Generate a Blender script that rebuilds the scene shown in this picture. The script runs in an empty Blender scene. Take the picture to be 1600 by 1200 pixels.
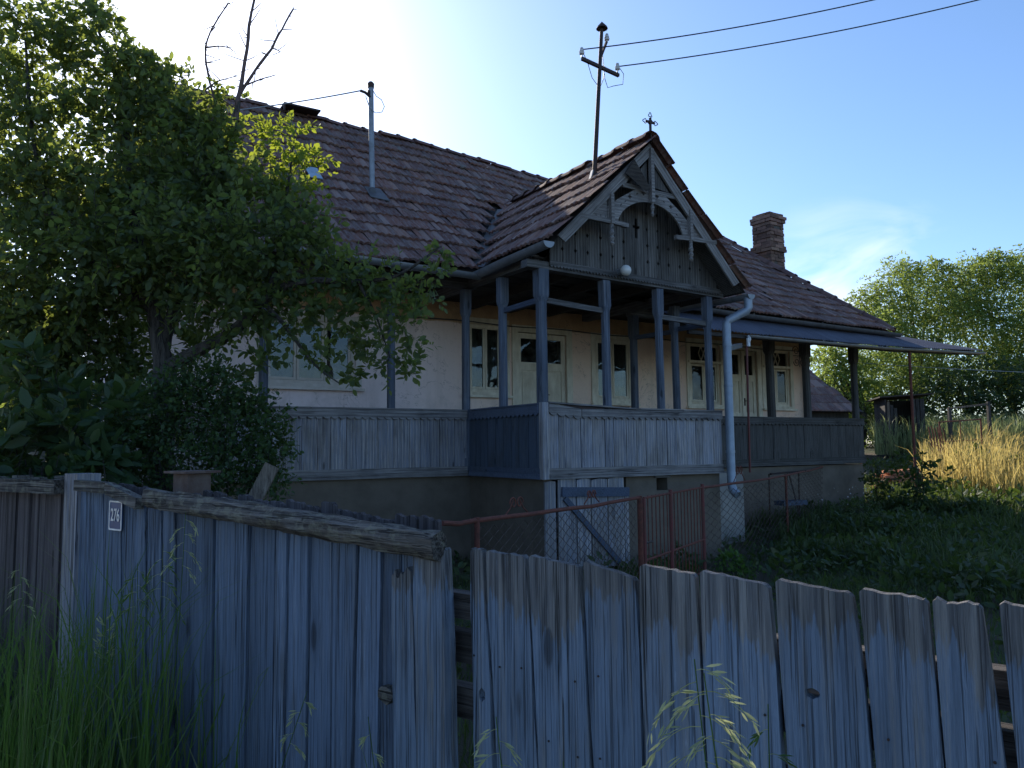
import bpy, bmesh, math, random
import numpy as np
from mathutils import Vector, Matrix, Quaternion
from mathutils.geometry import tessellate_polygon
rnd = random.Random(7)
rg = np.random.default_rng(11)
PI = math.pi
sc = bpy.context.scene
C = sc.collection

# ------------------------------------------------------------ camera, world, sun, exposure
cd = bpy.data.cameras.new('camera'); cam = bpy.data.objects.new('camera', cd); C.objects.link(cam)
cd.sensor_width = 36; cd.lens = 36 * 1200 / 1600; cd.clip_start = .05; cd.clip_end = 3000
cam.matrix_world = Matrix.Translation((0, 0, 1.6)) @ Matrix.Rotation(PI/2 + math.atan(98/1200), 4, 'X') @ Matrix.Rotation(-math.radians(.57), 4, 'Z')
sc.camera = cam
SUN = Vector((-.447, .957, .566)).normalized()
sun_el = math.asin(SUN.z); sun_az = math.atan2(SUN.x, SUN.y)
w = bpy.data.worlds.new('World'); sc.world = w; w.use_nodes = True
wn = w.node_tree; wn.nodes.clear()
wo = wn.nodes.new('ShaderNodeOutputWorld'); bg = wn.nodes.new('ShaderNodeBackground')
sky = wn.nodes.new('ShaderNodeTexSky'); sky.sky_type = 'NISHITA'; sky.sun_disc = False
sky.sun_elevation = sun_el; sky.sun_rotation = sun_az
sky.air_density = 1.0; sky.dust_density = .7; sky.ozone_density = 5.5; sky.altitude = 200
bg.inputs['Strength'].default_value = .15
# thin cirrus over the sky colour
tc = wn.nodes.new('ShaderNodeTexCoord'); mp = wn.nodes.new('ShaderNodeMapping')
mp.inputs['Rotation'].default_value = (.3, .5, .9); mp.inputs['Scale'].default_value = (1.6, 5.5, 7)
nz = wn.nodes.new('ShaderNodeTexNoise'); nz.inputs['Scale'].default_value = 2.6; nz.inputs['Detail'].default_value = 9; nz.inputs['Distortion'].default_value = 1.2
cr = wn.nodes.new('ShaderNodeValToRGB'); cr.color_ramp.elements[0].position = .42; cr.color_ramp.elements[1].position = .8
dt = wn.nodes.new('ShaderNodeVectorMath'); dt.operation = 'DISTANCE'; dt.inputs[1].default_value = Vector((.43, .97, .165)).normalized()
mr = wn.nodes.new('ShaderNodeMapRange'); mr.inputs['From Min'].default_value = .02; mr.inputs['From Max'].default_value = .15; mr.inputs['To Min'].default_value = 1; mr.inputs['To Max'].default_value = 0
mu = wn.nodes.new('ShaderNodeMath'); mu.operation = 'MULTIPLY'
mx = wn.nodes.new('ShaderNodeMix'); mx.data_type = 'RGBA'; mx.inputs[7].default_value = (6, 6.2, 6.4, 1)
L = wn.links.new
L(tc.outputs['Generated'], mp.inputs[0]); L(mp.outputs[0], nz.inputs['Vector']); L(nz.outputs['Fac'], cr.inputs[0])
L(tc.outputs['Generated'], dt.inputs[0]); L(dt.outputs['Value'], mr.inputs['Value']); L(cr.outputs[0], mu.inputs[0]); L(mr.outputs[0], mu.inputs[1])
L(mu.outputs[0], mx.inputs[0]); L(sky.outputs[0], mx.inputs[6]); L(mx.outputs[2], bg.inputs['Color']); L(bg.outputs[0], wo.inputs[0])
sd = bpy.data.lights.new('sun', 'SUN'); sd.energy = 5; sd.angle = math.radians(.5); sd.color = (1, .9, .76)
so = bpy.data.objects.new('sun', sd); C.objects.link(so); so.rotation_euler = SUN.to_track_quat('Z', 'Y').to_euler()
sc.view_settings.view_transform = 'Standard'; sc.view_settings.look = 'None'; sc.view_settings.gamma = 1
sc.view_settings.use_curve_mapping = False; sc.view_settings.exposure = 0.58
sc.cycles.max_bounces = 6; sc.cycles.transparent_max_bounces = 12
sc.cycles.use_denoising = True

# ------------------------------------------------------------ mesh helpers
class MB:
    def __init__(s): s.v = []; s.f = []
    def add(s, vs, fs):
        b = len(s.v); s.v += [tuple(x) for x in vs]; s.f += [tuple(i + b for i in f) for f in fs]; return s
    def box(s, x0, y0, z0, x1, y1, z1):
        return s.hexa([(x0,y0,z0),(x1,y0,z0),(x1,y1,z0),(x0,y1,z0),(x0,y0,z1),(x1,y0,z1),(x1,y1,z1),(x0,y1,z1)])
    def hexa(s, p):
        return s.add(p, [(0,3,2,1),(4,5,6,7),(0,1,5,4),(1,2,6,5),(2,3,7,6),(3,0,4,7)])
    def beam(s, a, b, w, h, up=(0,0,1)):
        a, b = Vector(a), Vector(b); d = (b-a).normalized(); up = Vector(up)
        x = d.cross(up)
        if x.length < 1e-4: x = d.cross(Vector((1,0,0)))
        x.normalize(); y = x.cross(d); x *= w/2; y *= h/2
        return s.hexa([a-x-y, a+x-y, b+x-y, b-x-y, a-x+y, a+x+y, b+x+y, b-x+y])
    def tube(s, pts, r, n=8, cap=True):
        pts = [Vector(p) for p in pts]; rs = r if isinstance(r, (list, tuple)) else [r]*len(pts)
        b = len(s.v); prev = None
        for i, p in enumerate(pts):
            d = (pts[min(i+1, len(pts)-1)] - pts[max(i-1, 0)])
            if d.length < 1e-9: d = Vector((0,0,1))
            d.normalize()
            if prev is None:
                x = d.cross(Vector((0,0,1)));
                if x.length < .05: x = d.cross(Vector((1,0,0)))
            else: x = prev - d*prev.dot(d)
            x.normalize(); prev = x; y = d.cross(x)
            for k in range(n):
                a = 2*PI*k/n; s.v.append(tuple(p + (x*math.cos(a) + y*math.sin(a))*rs[i]))
        for i in range(len(pts)-1):
            for k in range(n):
                k2 = (k+1) % n
                s.f.append((b+i*n+k, b+i*n+k2, b+(i+1)*n+k2, b+(i+1)*n+k))
        if cap:
            s.f.append(tuple(b+k for k in reversed(range(n)))); s.f.append(tuple(b+(len(pts)-1)*n+k for k in range(n)))
        return s
    def lathe(s, prof, c=(0,0,0), n=14, axis='Z'):
        b = len(s.v); c = Vector(c)
        for r, z in prof:
            for k in range(n):
                a = 2*PI*k/n; q = (r*math.cos(a), r*math.sin(a), z) if axis == 'Z' else (r*math.cos(a), z, r*math.sin(a)) if axis == 'Y' else (z, r*math.cos(a), r*math.sin(a))
                s.v.append(tuple(c + Vector(q)))
        for i in range(len(prof)-1):
            for k in range(n):
                k2 = (k+1) % n; s.f.append((b+i*n+k, b+i*n+k2, b+(i+1)*n+k2, b+(i+1)*n+k))
        return s
    def poly(s, loops, fn, th):
        """2-D outline with holes -> slab; fn(x, z, d) gives the 3-D point, d in 0..th"""
        flat = [p for l in loops for p in l]; n = len(flat)
        tris = tessellate_polygon([[Vector((p[0], p[1], 0)) for p in l] for l in loops])
        b = len(s.v)
        s.v += [tuple(fn(p[0], p[1], 0)) for p in flat] + [tuple(fn(p[0], p[1], th)) for p in flat]
        for t in tris: s.f.append((b+t[0], b+t[1], b+t[2])); s.f.append((b+n+t[2], b+n+t[1], b+n+t[0]))
        o = 0
        for l in loops:
            m = len(l)
            for i in range(m):
                j = (i+1) % m; s.f.append((b+o+i, b+o+j, b+n+o+j, b+n+o+i))
            o += m
        return s
    def mesh(s, name, smooth=False, fix=True):
        me = bpy.data.meshes.new(name); me.from_pydata(s.v, [], s.f); me.validate()
        if fix:
            bm = bmesh.new(); bm.from_mesh(me); bmesh.ops.recalc_face_normals(bm, faces=bm.faces); bm.to_mesh(me); bm.free()
        if smooth:
            me.polygons.foreach_set('use_smooth', [True]*len(me.polygons))
            try: me.set_sharp_from_angle(angle=math.radians(42))
            except Exception: pass
        return me
def link(name, me, m, parent=None, loc=None):
    o = bpy.data.objects.new(name, me); C.objects.link(o)
    if m is not None and hasattr(me, 'materials') and len(me.materials) == 0: me.materials.append(m)
    if parent is not None: o.parent = parent
    if loc is not None: o.location = loc
    return o
def obj(name, mb, m, parent=None, smooth=False, loc=None, fix=True):
    return link(name, mb.mesh(name, smooth, fix), m, parent, loc)
def tag(o, label=None, cat=None, group=None, kind=None):
    if label: o['label'] = label
    if cat: o['category'] = cat
    if group: o['group'] = group
    if kind: o['kind'] = kind
    return o
def empty(name, loc=(0,0,0), rz=0):
    o = bpy.data.objects.new(name, None); C.objects.link(o); o.location = loc; o.rotation_euler = (0,0,rz); o.empty_display_size = .1; return o
def npmesh(name, co, quads=None, tris=None):
    me = bpy.data.meshes.new(name); co = np.asarray(co, dtype=np.float32); me.vertices.add(len(co)); me.vertices.foreach_set('co', co.ravel())
    li = []; st = []; tot = []; p = 0
    if quads is not None and len(quads):
        q = np.asarray(quads, dtype=np.int32); li.append(q.ravel()); st.append(np.arange(len(q))*4); p = q.size; nq = len(q)
    if tris is not None and len(tris):
        t = np.asarray(tris, dtype=np.int32); li.append(t.ravel()); st.append(p + np.arange(len(t))*3)
    li = np.concatenate(li).astype(np.int32); st = np.concatenate(st).astype(np.int32)
    me.loops.add(len(li)); me.loops.foreach_set('vertex_index', li); me.polygons.add(len(st)); me.polygons.foreach_set('loop_start', st)
    me.update(calc_edges=True); me.validate(); return me

# ------------------------------------------------------------ materials
class N:
    def __init__(s, name):
        s.m = bpy.data.materials.new(name); s.m.use_nodes = True; s.t = s.m.node_tree; s.t.nodes.clear()
        s.out = s.t.nodes.new('ShaderNodeOutputMaterial')
    def n(s, typ, **kw):
        x = s.t.nodes.new('ShaderNode'+typ)
        for k, v in kw.items():
            if k in x.inputs.keys() if isinstance(k, str) else False: s.set(x.inputs[k], v)
            else: setattr(x, k, v)
        return x
    def set(s, i, v):
        if isinstance(v, bpy.types.NodeSocket): s.t.links.new(v, i)
        elif isinstance(v, (tuple, list)) and len(v) == 3 and i.type == 'RGBA': i.default_value = (*v, 1)
        else: i.default_value = v
    def math(s, op, a, b=None, c=None, clamp=False):
        x = s.t.nodes.new('ShaderNodeMath'); x.operation = op; x.use_clamp = clamp; s.set(x.inputs[0], a)
        if b is not None: s.set(x.inputs[1], b)
        if c is not None: s.set(x.inputs[2], c)
        return x.outputs[0]
    def vm(s, op, a, b=None):
        x = s.t.nodes.new('ShaderNodeVectorMath'); x.operation = op; s.set(x.inputs[0], a)
        if b is not None: s.set(x.inputs[1], b)
        return x.outputs[0]
    def mix(s, f, a, b, mode='MIX'):
        x = s.t.nodes.new('ShaderNodeMix'); x.data_type = 'RGBA'; x.blend_type = mode
        s.set(x.inputs[0], f); s.set(x.inputs[6], a); s.set(x.inputs[7], b); return x.outputs[2]
    def ramp(s, f, stops):
        x = s.t.nodes.new('ShaderNodeValToRGB'); e = x.color_ramp.elements
        while len(e) < len(stops): e.new(.5)
        for i, (p, c) in enumerate(stops):
            e[i].position = p; e[i].color = (c, c, c, 1) if not isinstance(c, (tuple, list)) else (*c, 1)
        s.set(x.inputs[0], f); return x.outputs[0]
    def noise(s, vec, scale=1., detail=4., rough=.55, dist=0.):
        x = s.t.nodes.new('ShaderNodeTexNoise'); s.set(x.inputs['Vector'], vec); x.inputs['Scale'].default_value = scale
        x.inputs['Detail'].default_value = detail; x.inputs['Roughness'].default_value = rough; x.inputs['Distortion'].default_value = dist
        return x.outputs['Fac']
    def coords(s):
        """object coordinates shifted at random per object and per loose piece"""
        tc = s.n('TexCoord').outputs['Object']; oi = s.n('ObjectInfo').outputs['Random']; ri = s.n('NewGeometry').outputs['Random Per Island']
        r = s.math('FRACT', s.math('ADD', s.math('MULTIPLY', oi, 7.31), s.math('MULTIPLY', ri, 3.77)))
        cb = s.n('CombineXYZ'); s.set(cb.inputs[0], s.math('MULTIPLY', r, 31.)); s.set(cb.inputs[1], s.math('MULTIPLY', r, 17.)); s.set(cb.inputs[2], s.math('MULTIPLY', r, 53.))
        return tc, s.vm('ADD', tc, cb.outputs[0]), r
    def bump(s, h, strength=.5, dist=.01):
        x = s.n('Bump'); x.inputs['Strength'].default_value = strength; x.inputs['Distance'].default_value = dist; s.set(x.inputs['Height'], h); return x.outputs[0]
    def bsdf(s, col, rough=.8, normal=None, metal=0., spec=.3):
        x = s.n('BsdfPrincipled'); s.set(x.inputs['Base Color'], col); s.set(x.inputs['Roughness'], rough); x.inputs['Metallic'].default_value = metal
        x.inputs['Specular IOR Level'].default_value = spec
        if normal is not None: s.set(x.inputs['Normal'], normal)
        s.t.links.new(x.outputs[0], s.out.inputs[0]); return x

def wood(name, dark, light, paint=None, amt=.5, axis='Z', knots=1., bare=None, bump=.6, gs=1., var=.25, moss=0., rough=.85, fisw=.72):
    a = N(name); raw, v, r = a.coords()
    def sc3(ac, al):
        s_ = [ac, ac, ac]; s_['XYZ'.index(axis)] = al
        return a.vm('MULTIPLY', v, tuple(s_))
    # knots: sparse points the grain flows round
    vo = a.n('TexVoronoi'); vo.feature = 'F1'; a.set(vo.inputs['Vector'], sc3(9*gs, 2.6*gs)); vo.inputs['Scale'].default_value = 1; vo.inputs['Randomness'].default_value = 1
    sel = a.n('TexVoronoi'); sel.feature = 'F1'; a.set(sel.inputs['Vector'], sc3(9*gs, 2.6*gs)); sel.inputs['Scale'].default_value = 1
    csep = a.n('SeparateColor'); a.set(csep.inputs[0], sel.outputs['Color'])
    pick = a.math('GREATER_THAN', csep.outputs[0], 1 - .38*knots)
    kd = a.ramp(vo.outputs['Distance'], [(0., 1.), (.10, .9), (.16, .25), (.42, 0.)])
    kn = a.math('MULTIPLY', kd, pick)
    sep = a.n('SeparateXYZ'); a.set(sep.inputs[0], v)
    across = a.math('ADD', sep.outputs['XYZ'.index('X' if axis != 'X' else 'Z')], sep.outputs['XYZ'.index('Y' if axis != 'Y' else 'Z')])
    wob = a.noise(sc3(4*gs, .9*gs), 1, 3)
    field = a.math('ADD', a.math('MULTIPLY', across, 60*gs), a.math('ADD', a.math('MULTIPLY', kn, 5.), a.math('MULTIPLY', wob, 2.5)))
    rings = a.math('SINE', a.math('MULTIPLY', field, 2.2))
    g1 = a.noise(sc3(95*gs, 1.3*gs), 1, 6, .7); g2 = a.noise(sc3(300*gs, 4*gs), 1, 4, .75)
    grain = a.math('ADD', a.math('MULTIPLY', g1, .58), a.math('ADD', a.math('MULTIPLY', g2, .38), a.math('MULTIPLY', rings, .05)))
    crn = a.noise(sc3(48*gs, .55*gs), 1, 4, .55, .15)
    crack = a.ramp(a.math('ABSOLUTE', a.math('SUBTRACT', crn, .5)), [(0., 1.), (.005, .8), (.014, 0.)])
    crmask = a.ramp(a.noise(sc3(7*gs, .7*gs), 1, 2), [(.52, 0.), (.64, 1.)])
    crack = a.math('MULTIPLY', crack, crmask)
    col = a.mix(a.ramp(grain, [(.36, 0.), (.62, 1.)]), dark, light)
    blot = a.noise(a.vm('MULTIPLY', v, (3, 3, 1.6)), 1, 4)
    col = a.mix(a.math('MULTIPLY', a.ramp(blot, [(.42, 0.), (.7, 1.)]), .45), col, tuple(c*.55 for c in dark))
    if paint:
        pm = a.ramp(a.math('ADD', a.math('MULTIPLY', grain, .75), a.math('MULTIPLY', blot, .45)), [(.40 + .3*amt, 1.), (.56 + .3*amt, 0.)])
        pn = a.mix(a.ramp(a.math('ADD', a.math('MULTIPLY', g1, .6), a.math('MULTIPLY', g2, .4)), [(.36, 0.), (.62, 1.)]), tuple(c*.62 for c in paint), tuple(min(1, c*1.4) for c in paint))
        if bare is not None:
            sz = a.n('SeparateXYZ'); a.set(sz.inputs[0], raw)
            wv = a.noise(a.vm('MULTIPLY', v, (7., 7., 0.)), 1, 3)
            fr = a.noise(sc3(90*gs, 9*gs), 1, 3)
            hgt = a.math('ADD', a.math('ADD', sz.outputs[2], a.math('MULTIPLY', a.math('SUBTRACT', wv, .5), .42)), a.math('MULTIPLY', a.math('SUBTRACT', fr, .5), .20))
            hgt = a.math('ADD', hgt, a.math('MULTIPLY', a.math('SUBTRACT', r, .5), .10)); bm_ = a.ramp(a.math('MULTIPLY', a.math('SUBTRACT', hgt, bare), 12.), [(0., 1.), (.22, .12)])
            pm = a.math('MULTIPLY', pm, bm_)
        col = a.mix(pm, col, pn)
    if paint:
        fl = a.ramp(a.noise(sc3(150*gs, 7*gs), 1, 5, .7), [(.62, 0.), (.68, 1.)])
        flm = a.ramp(a.noise(sc3(8, 1.5), 1, 3), [(.45, 0.), (.6, 1.)])
        col = a.mix(a.math('MULTIPLY', a.math('MULTIPLY', fl, flm), .55), col, tuple(min(1, c*1.6 + .12) for c in paint))
    col = a.mix(a.math('MULTIPLY', kn, .75), col, tuple(c*.28 for c in dark))
    if moss:
        mm = a.ramp(a.noise(a.vm('MULTIPLY', v, (22, 22, 22)), 1, 5, .7), [(.5, 0.), (.6, 1.)])
        col = a.mix(a.math('MULTIPLY', mm, moss), col, (.34, .33, .24))
    fis = a.ramp(a.noise(sc3(170*gs, 2.0*gs), 1, 3, .6), [(.34, 1.), (.42, 0.)])
    col = a.mix(a.math('MULTIPLY', fis, fisw), col, tuple(c*.35 for c in dark))
    col = a.mix(crack, col, (.012, .012, .014))
    hs = a.n('HueSaturation'); a.set(hs.inputs['Color'], col); a.set(hs.inputs['Value'], a.math('ADD', 1 - var, a.math('MULTIPLY', r, 2*var)))
    hgt = a.math('SUBTRACT', a.math('SUBTRACT', grain, a.math('MULTIPLY', fis, .5)), a.math('MULTIPLY', crack, 1.6)); hgt = a.math('ADD', hgt, a.math('MULTIPLY', kn, .25))
    a.bsdf(hs.outputs[0], rough, a.bump(hgt, bump, .012), spec=.25); return a.m

def plain(name, col, rough=.7, metal=0., var=.15, ns=12., col2=None, bump=.2, spec=.3, objvar=0., dist=.006, stretch=(1,1,1)):
    a = N(name); raw, v, r = a.coords(); v = a.vm('MULTIPLY', v, stretch)
    n1 = a.noise(v, ns, 6, .62); n2 = a.noise(v, ns*.17, 3)
    c2 = col2 or tuple(c*.5 for c in col)
    c = a.mix(a.ramp(a.math('ADD', a.math('MULTIPLY', n1, .6), a.math('MULTIPLY', n2, .4)), [(.5 - .1 - var, 1.), (.5 + .1, 0.)]), col, c2)
    if objvar:
        hs = a.n('HueSaturation'); a.set(hs.inputs['Color'], c); a.set(hs.inputs['Value'], a.math('ADD', 1 - objvar, a.math('MULTIPLY', r, 2*objvar)))
        a.set(hs.inputs['Hue'], a.math('ADD', .49, a.math('MULTIPLY', a.math('FRACT', a.math('MULTIPLY', r, 9.7)), .02))); c = hs.outputs[0]
    a.bsdf(c, rough, a.bump(n1, bump, dist), metal, spec); return a.m

def leafmat(name, cols, trans=.4, tcol=None, rough=.55):
    a = N(name); raw, v, r = a.coords(); r2 = a.math('FRACT', a.math('MULTIPLY', r, 13.7))
    st = [(i/(len(cols)-1), c) for i, c in enumerate(cols)]
    c = a.ramp(r2, st); c = a.mix(a.math('MULTIPLY', a.noise(raw, 2.3, 2), .35), c, tuple(x*.6 for x in cols[0]))
    p = a.n('BsdfPrincipled'); a.set(p.inputs['Base Color'], c); p.inputs['Roughness'].default_value = rough; p.inputs['Specular IOR Level'].default_value = .35
    t = a.n('BsdfTranslucent'); a.set(t.inputs['Color'], a.mix(.6, c, tcol or (.25, .36, .04)))
    m = a.n('MixShader'); m.inputs[0].default_value = trans; a.t.links.new(p.outputs[0], m.inputs[1]); a.t.links.new(t.outputs[0], m.inputs[2]); a.t.links.new(m.outputs[0], a.out.inputs[0])
    return a.m

M = {}
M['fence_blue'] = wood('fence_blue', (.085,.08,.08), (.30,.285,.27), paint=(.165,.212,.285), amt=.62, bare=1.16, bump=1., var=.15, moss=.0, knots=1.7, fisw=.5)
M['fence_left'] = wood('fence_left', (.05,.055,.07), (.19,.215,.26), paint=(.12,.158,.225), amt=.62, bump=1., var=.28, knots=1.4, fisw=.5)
M['fence_brown'] = wood('fence_brown', (.05,.042,.045), (.15,.13,.135), bump=.8, var=.2)
M['fence_brown_x'] = wood('back_rail_wood', (.04,.035,.032), (.15,.135,.125), axis='X', bump=.8)
M['log'] = wood('log_wood', (.05,.042,.038), (.27,.245,.22), axis='X', bump=1.3, moss=.4, knots=1.2)
M['railing'] = wood('railing_wood', (.12,.108,.105), (.54,.50,.48), paint=(.25,.265,.32), amt=.3, bump=.6, var=.16, knots=1.)
M['railing_h'] = wood('railing_trim_wood', (.13,.12,.12), (.36,.34,.335), axis='X', bump=.6, var=.1)
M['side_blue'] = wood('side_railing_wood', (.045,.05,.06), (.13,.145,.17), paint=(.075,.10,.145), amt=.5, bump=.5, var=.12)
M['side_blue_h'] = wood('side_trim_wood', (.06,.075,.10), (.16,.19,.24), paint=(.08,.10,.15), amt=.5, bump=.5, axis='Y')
M['post_blue'] = wood('post_wood', (.06,.065,.08), (.25,.26,.29), paint=(.105,.125,.165), amt=.55, bump=.7, var=.15, gs=.8)
M['rail_brown'] = wood('right_railing_wood', (.05,.047,.045), (.125,.12,.115), bump=.5, var=.1, knots=.4)
M['rail_brown_h'] = wood('right_trim_wood', (.05,.047,.045), (.13,.125,.12), bump=.5, axis='X')
M['gable'] = wood('gable_wood', (.05,.046,.044), (.20,.19,.18), bump=.6, var=.2, knots=.8)
M['carved'] = wood('carved_wood', (.13,.12,.115), (.36,.34,.33), bump=.5, axis='X', var=.1, knots=.5)
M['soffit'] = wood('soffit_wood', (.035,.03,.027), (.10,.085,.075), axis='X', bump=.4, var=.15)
M['beam_grey'] = wood('beam_wood', (.08,.078,.078), (.22,.21,.21), axis='X', bump=.6, var=.12)
M['beam_grey_y'] = wood('beam_wood_cross', (.08,.078,.078), (.22,.21,.21), axis='Y', bump=.6, var=.12)
M['plank_pale'] = wood('pale_plank', (.09,.07,.055), (.28,.23,.18), bump=.5, axis='Z')
M['shed_wood'] = wood('shed_wood', (.03,.027,.025), (.10,.095,.09), bump=.5)
M['zinc'] = plain('zinc', (.30,.32,.35), .5, .55, .1, 9, (.17,.18,.19), .1)
M['pipe_blue'] = plain('downpipe_zinc', (.30,.35,.42), .48, .35, .1, 7, (.2,.23,.27), .1)
M['gutter_dark'] = plain('gutter_dark', (.12,.12,.125), .6, .3, .1, 9, (.06,.055,.05), .15)
M['rust'] = plain('rust', (.18,.06,.042), .85, .1, .1, 30, (.06,.03,.025), .5)
M['redpaint'] = plain('red_oxide_paint', (.16,.04,.04), .6, .0, .0, 30, (.12,.05,.04), .3)
M['darkiron'] = plain('dark_iron', (.045,.04,.04), .6, .5, .1, 30, (.09,.045,.03), .3)
M['white'] = plain('white_porcelain', (.75,.76,.77), .25, 0, .0, 30, (.5,.5,.5), .05, .5)
M['cream'] = plain('cream_paint', (.74,.675,.54), .55, 0, .05, 9, (.50,.43,.32), .25, stretch=(1,1,.4))
M['pinkcream'] = plain('pale_trim_paint', (.66,.60,.55), .6, 0, .05, 9, (.48,.42,.36), .2)
M['brick'] = plain('chimney_brick', (.24,.14,.105), .9, 0, .2, 14, (.07,.055,.05), .8, objvar=.5)
M['dark_rust'] = plain('dark_rust', (.085,.045,.035), .9, .1, .2, 16, (.20,.17,.15), .5)
M['brick_lit'] = plain('loose_brick', (.48,.20,.11), .9, 0, .1, 18, (.30,.14,.09), .5, objvar=.25)
M['mortar'] = plain('mortar', (.11,.095,.085), .95, 0, .1, 25, (.1,.09,.08), .6)
M['concrete'] = plain('base_concrete', (.165,.135,.108), .95, 0, .25, 3.6, (.065,.055,.043), .5, dist=.015)
M['concrete_grey'] = plain('step_concrete', (.30,.285,.265), .95, 0, .2, 3.5, (.16,.15,.135), .5, dist=.012)
M['cable'] = plain('cable_rubber', (.02,.03,.05), .5)
M['cablewhite'] = plain('cable_pale', (.35,.37,.4), .5)
M['plate_blue'] = plain('enamel_blue', (.03,.07,.2), .35, 0, 0, 20, (.03,.05,.12), .05)
M['brown'] = plain('red_brown_screen', (.55,.30,.22), .8, 0, .1, 14, (.18,.10,.08), .2)
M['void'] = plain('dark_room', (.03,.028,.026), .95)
M['tablecloth'] = plain('dark_blue_cloth', (.035,.055,.085), .8)
M['paper'] = plain('pale_cloth', (.42,.43,.40), .8)

def m_plaster():
    a = N('wall_plaster'); raw, v, r = a.coords(); s = a.n('SeparateXYZ'); a.set(s.inputs[0], raw)
    n1 = a.noise(raw, 1.3, 5, .6); n2 = a.noise(raw, 14, 6, .7); n3 = a.noise(raw, 4, 5, .7)
    pink = a.mix(a.ramp(n1, [(.3, 0.), (.7, 1.)]), (.80,.575,.455), (.87,.68,.55))
    # tone shifts to lilac-white towards the left end
    left = a.ramp(a.math('ADD', a.math('MULTIPLY', s.outputs[0], .25), a.math('MULTIPLY', n1, .3)), [(0., 1.), (.55, 0.)])
    pink = a.mix(left, pink, (.84,.70,.70))
    och = a.mix(a.ramp(n3, [(.35, 0.), (.65, 1.)]), (.60,.39,.23), (.46,.29,.17))
    up = a.ramp(a.math('MULTIPLY', a.math('ADD', a.math('SUBTRACT', s.outputs[2], 3.66), a.math('MULTIPLY', a.math('SUBTRACT', n3, .5), .06)), 20.), [(0., 0.), (.5, 1.)])
    c = a.mix(up, pink, och)
    c = a.mix(a.math('MULTIPLY', a.ramp(n2, [(.55, 0.), (.75, 1.)]), .25), c, (.4,.3,.24))
    ck = a.ramp(a.math('ABSOLUTE', a.math('SUBTRACT', a.noise(raw, 1.7, 4, .6, .6), .5)), [(0., 1.), (.002, .8), (.005, 0.)])
    c = a.mix(a.math('MULTIPLY', ck, .55), c, (.2,.14,.12))
    damp = a.ramp(a.math('ADD', a.math('MULTIPLY', a.math('SUBTRACT', 2.9, s.outputs[2]), .5), a.math('MULTIPLY', a.math('SUBTRACT', n3, .5), 1.1)), [(.22, 0.), (.5, 1.)])
    c = a.mix(a.math('MULTIPLY', damp, .35), c, (.42,.36,.33))
    run = a.ramp(a.noise(a.vm('MULTIPLY', raw, (5, 5, .5)), 1, 5, .6), [(.52, 0.), (.72, 1.)]); c = a.mix(a.math('MULTIPLY', run, .25), c, (.40,.30,.24))
    a.bsdf(c, .92, a.bump(a.math('ADD', n2, n3), .35, .01), spec=.2); return a.m
M['plaster'] = m_plaster()

def m_tile():
    a = N('clay_tile'); raw, v, r = a.coords(); r2 = a.math('FRACT', a.math('MULTIPLY', r, 17.3)); r3 = a.math('FRACT', a.math('MULTIPLY', r, 41.9))
    c = a.ramp(r2, [(0., (.10,.045,.036)), (.3, (.15,.066,.05)), (.6, (.21,.095,.068)), (.85, (.115,.066,.055)), (1., (.29,.155,.11))])
    c = a.mix(a.math('GREATER_THAN', r3, .93), c, (.27,.17,.14))
    n1 = a.noise(v, 28, 6, .7); n2 = a.noise(raw, 1.1, 4, .6); n3 = a.noise(a.vm('MULTIPLY', v, (30, 6, 6)), 1, 4, .7)
    c = a.mix(a.math('MULTIPLY', a.ramp(n3, [(.42, 0.), (.66, 1.)]), .55), c, (.27,.235,.225))
    c = a.mix(a.math('MULTIPLY', a.ramp(n2, [(.45, 0.), (.7, 1.)]), .5), c, (.06,.045,.043))
    lich = a.ramp(a.noise(raw, 3.1, 7, .75), [(.56, 0.), (.64, 1.)])
    c = a.mix(a.math('MULTIPLY', lich, .5), c, (.20,.20,.17))
    c = a.mix(a.ramp(n1, [(.64, 0.), (.70, .7)]), c, (.025,.022,.02))
    a.bsdf(c, .82, a.bump(n1, .4, .006), spec=.25); return a.m
M['tile'] = m_tile()
M['tile_ridge'] = plain('ridge_tile_clay', (.16,.09,.08), .85, 0, .2, 20, (.07,.05,.045), .4, objvar=.25)

def m_glass():
    a = N('window_glass'); tcx = a.n('TexCoord').outputs['Object']
    nb_ = a.bump(a.noise(tcx, 2.2, 2), .12, .05)
    fr = a.n('Fresnel'); fr.inputs['IOR'].default_value = 1.5; a.set(fr.inputs['Normal'], nb_)
    g = a.n('BsdfGlossy'); g.inputs['Roughness'].default_value = .03; a.set(g.inputs['Normal'], nb_); a.set(g.inputs['Color'], (.5,.52,.54))
    t = a.n('BsdfTransparent'); a.set(t.inputs['Color'], (.62,.66,.64))
    d = a.n('BsdfDiffuse'); a.set(d.inputs['Color'], (.30,.29,.26))
    m1 = a.n('MixShader'); a.set(m1.inputs[0], a.math('MULTIPLY', a.ramp(a.noise(tcx, 6, 5, .7), [(.4, 0.), (.8, 1.)]), .25)); a.t.links.new(t.outputs[0], m1.inputs[1]); a.t.links.new(d.outputs[0], m1.inputs[2])
    m2 = a.n('MixShader'); a.set(m2.inputs[0], a.math('ADD', a.math('MULTIPLY', fr.outputs[0], 1.0), .03)); a.t.links.new(m1.outputs[0], m2.inputs[1]); a.t.links.new(g.outputs[0], m2.inputs[2])
    a.t.links.new(m2.outputs[0], a.out.inputs[0]); return a.m
M['glass'] = m_glass()
def m_lamp():
    a = N('lamp_glass'); p = a.bsdf((.62,.62,.6), .12, spec=.6); return a.m
M['lampglass'] = m_lamp()
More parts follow.
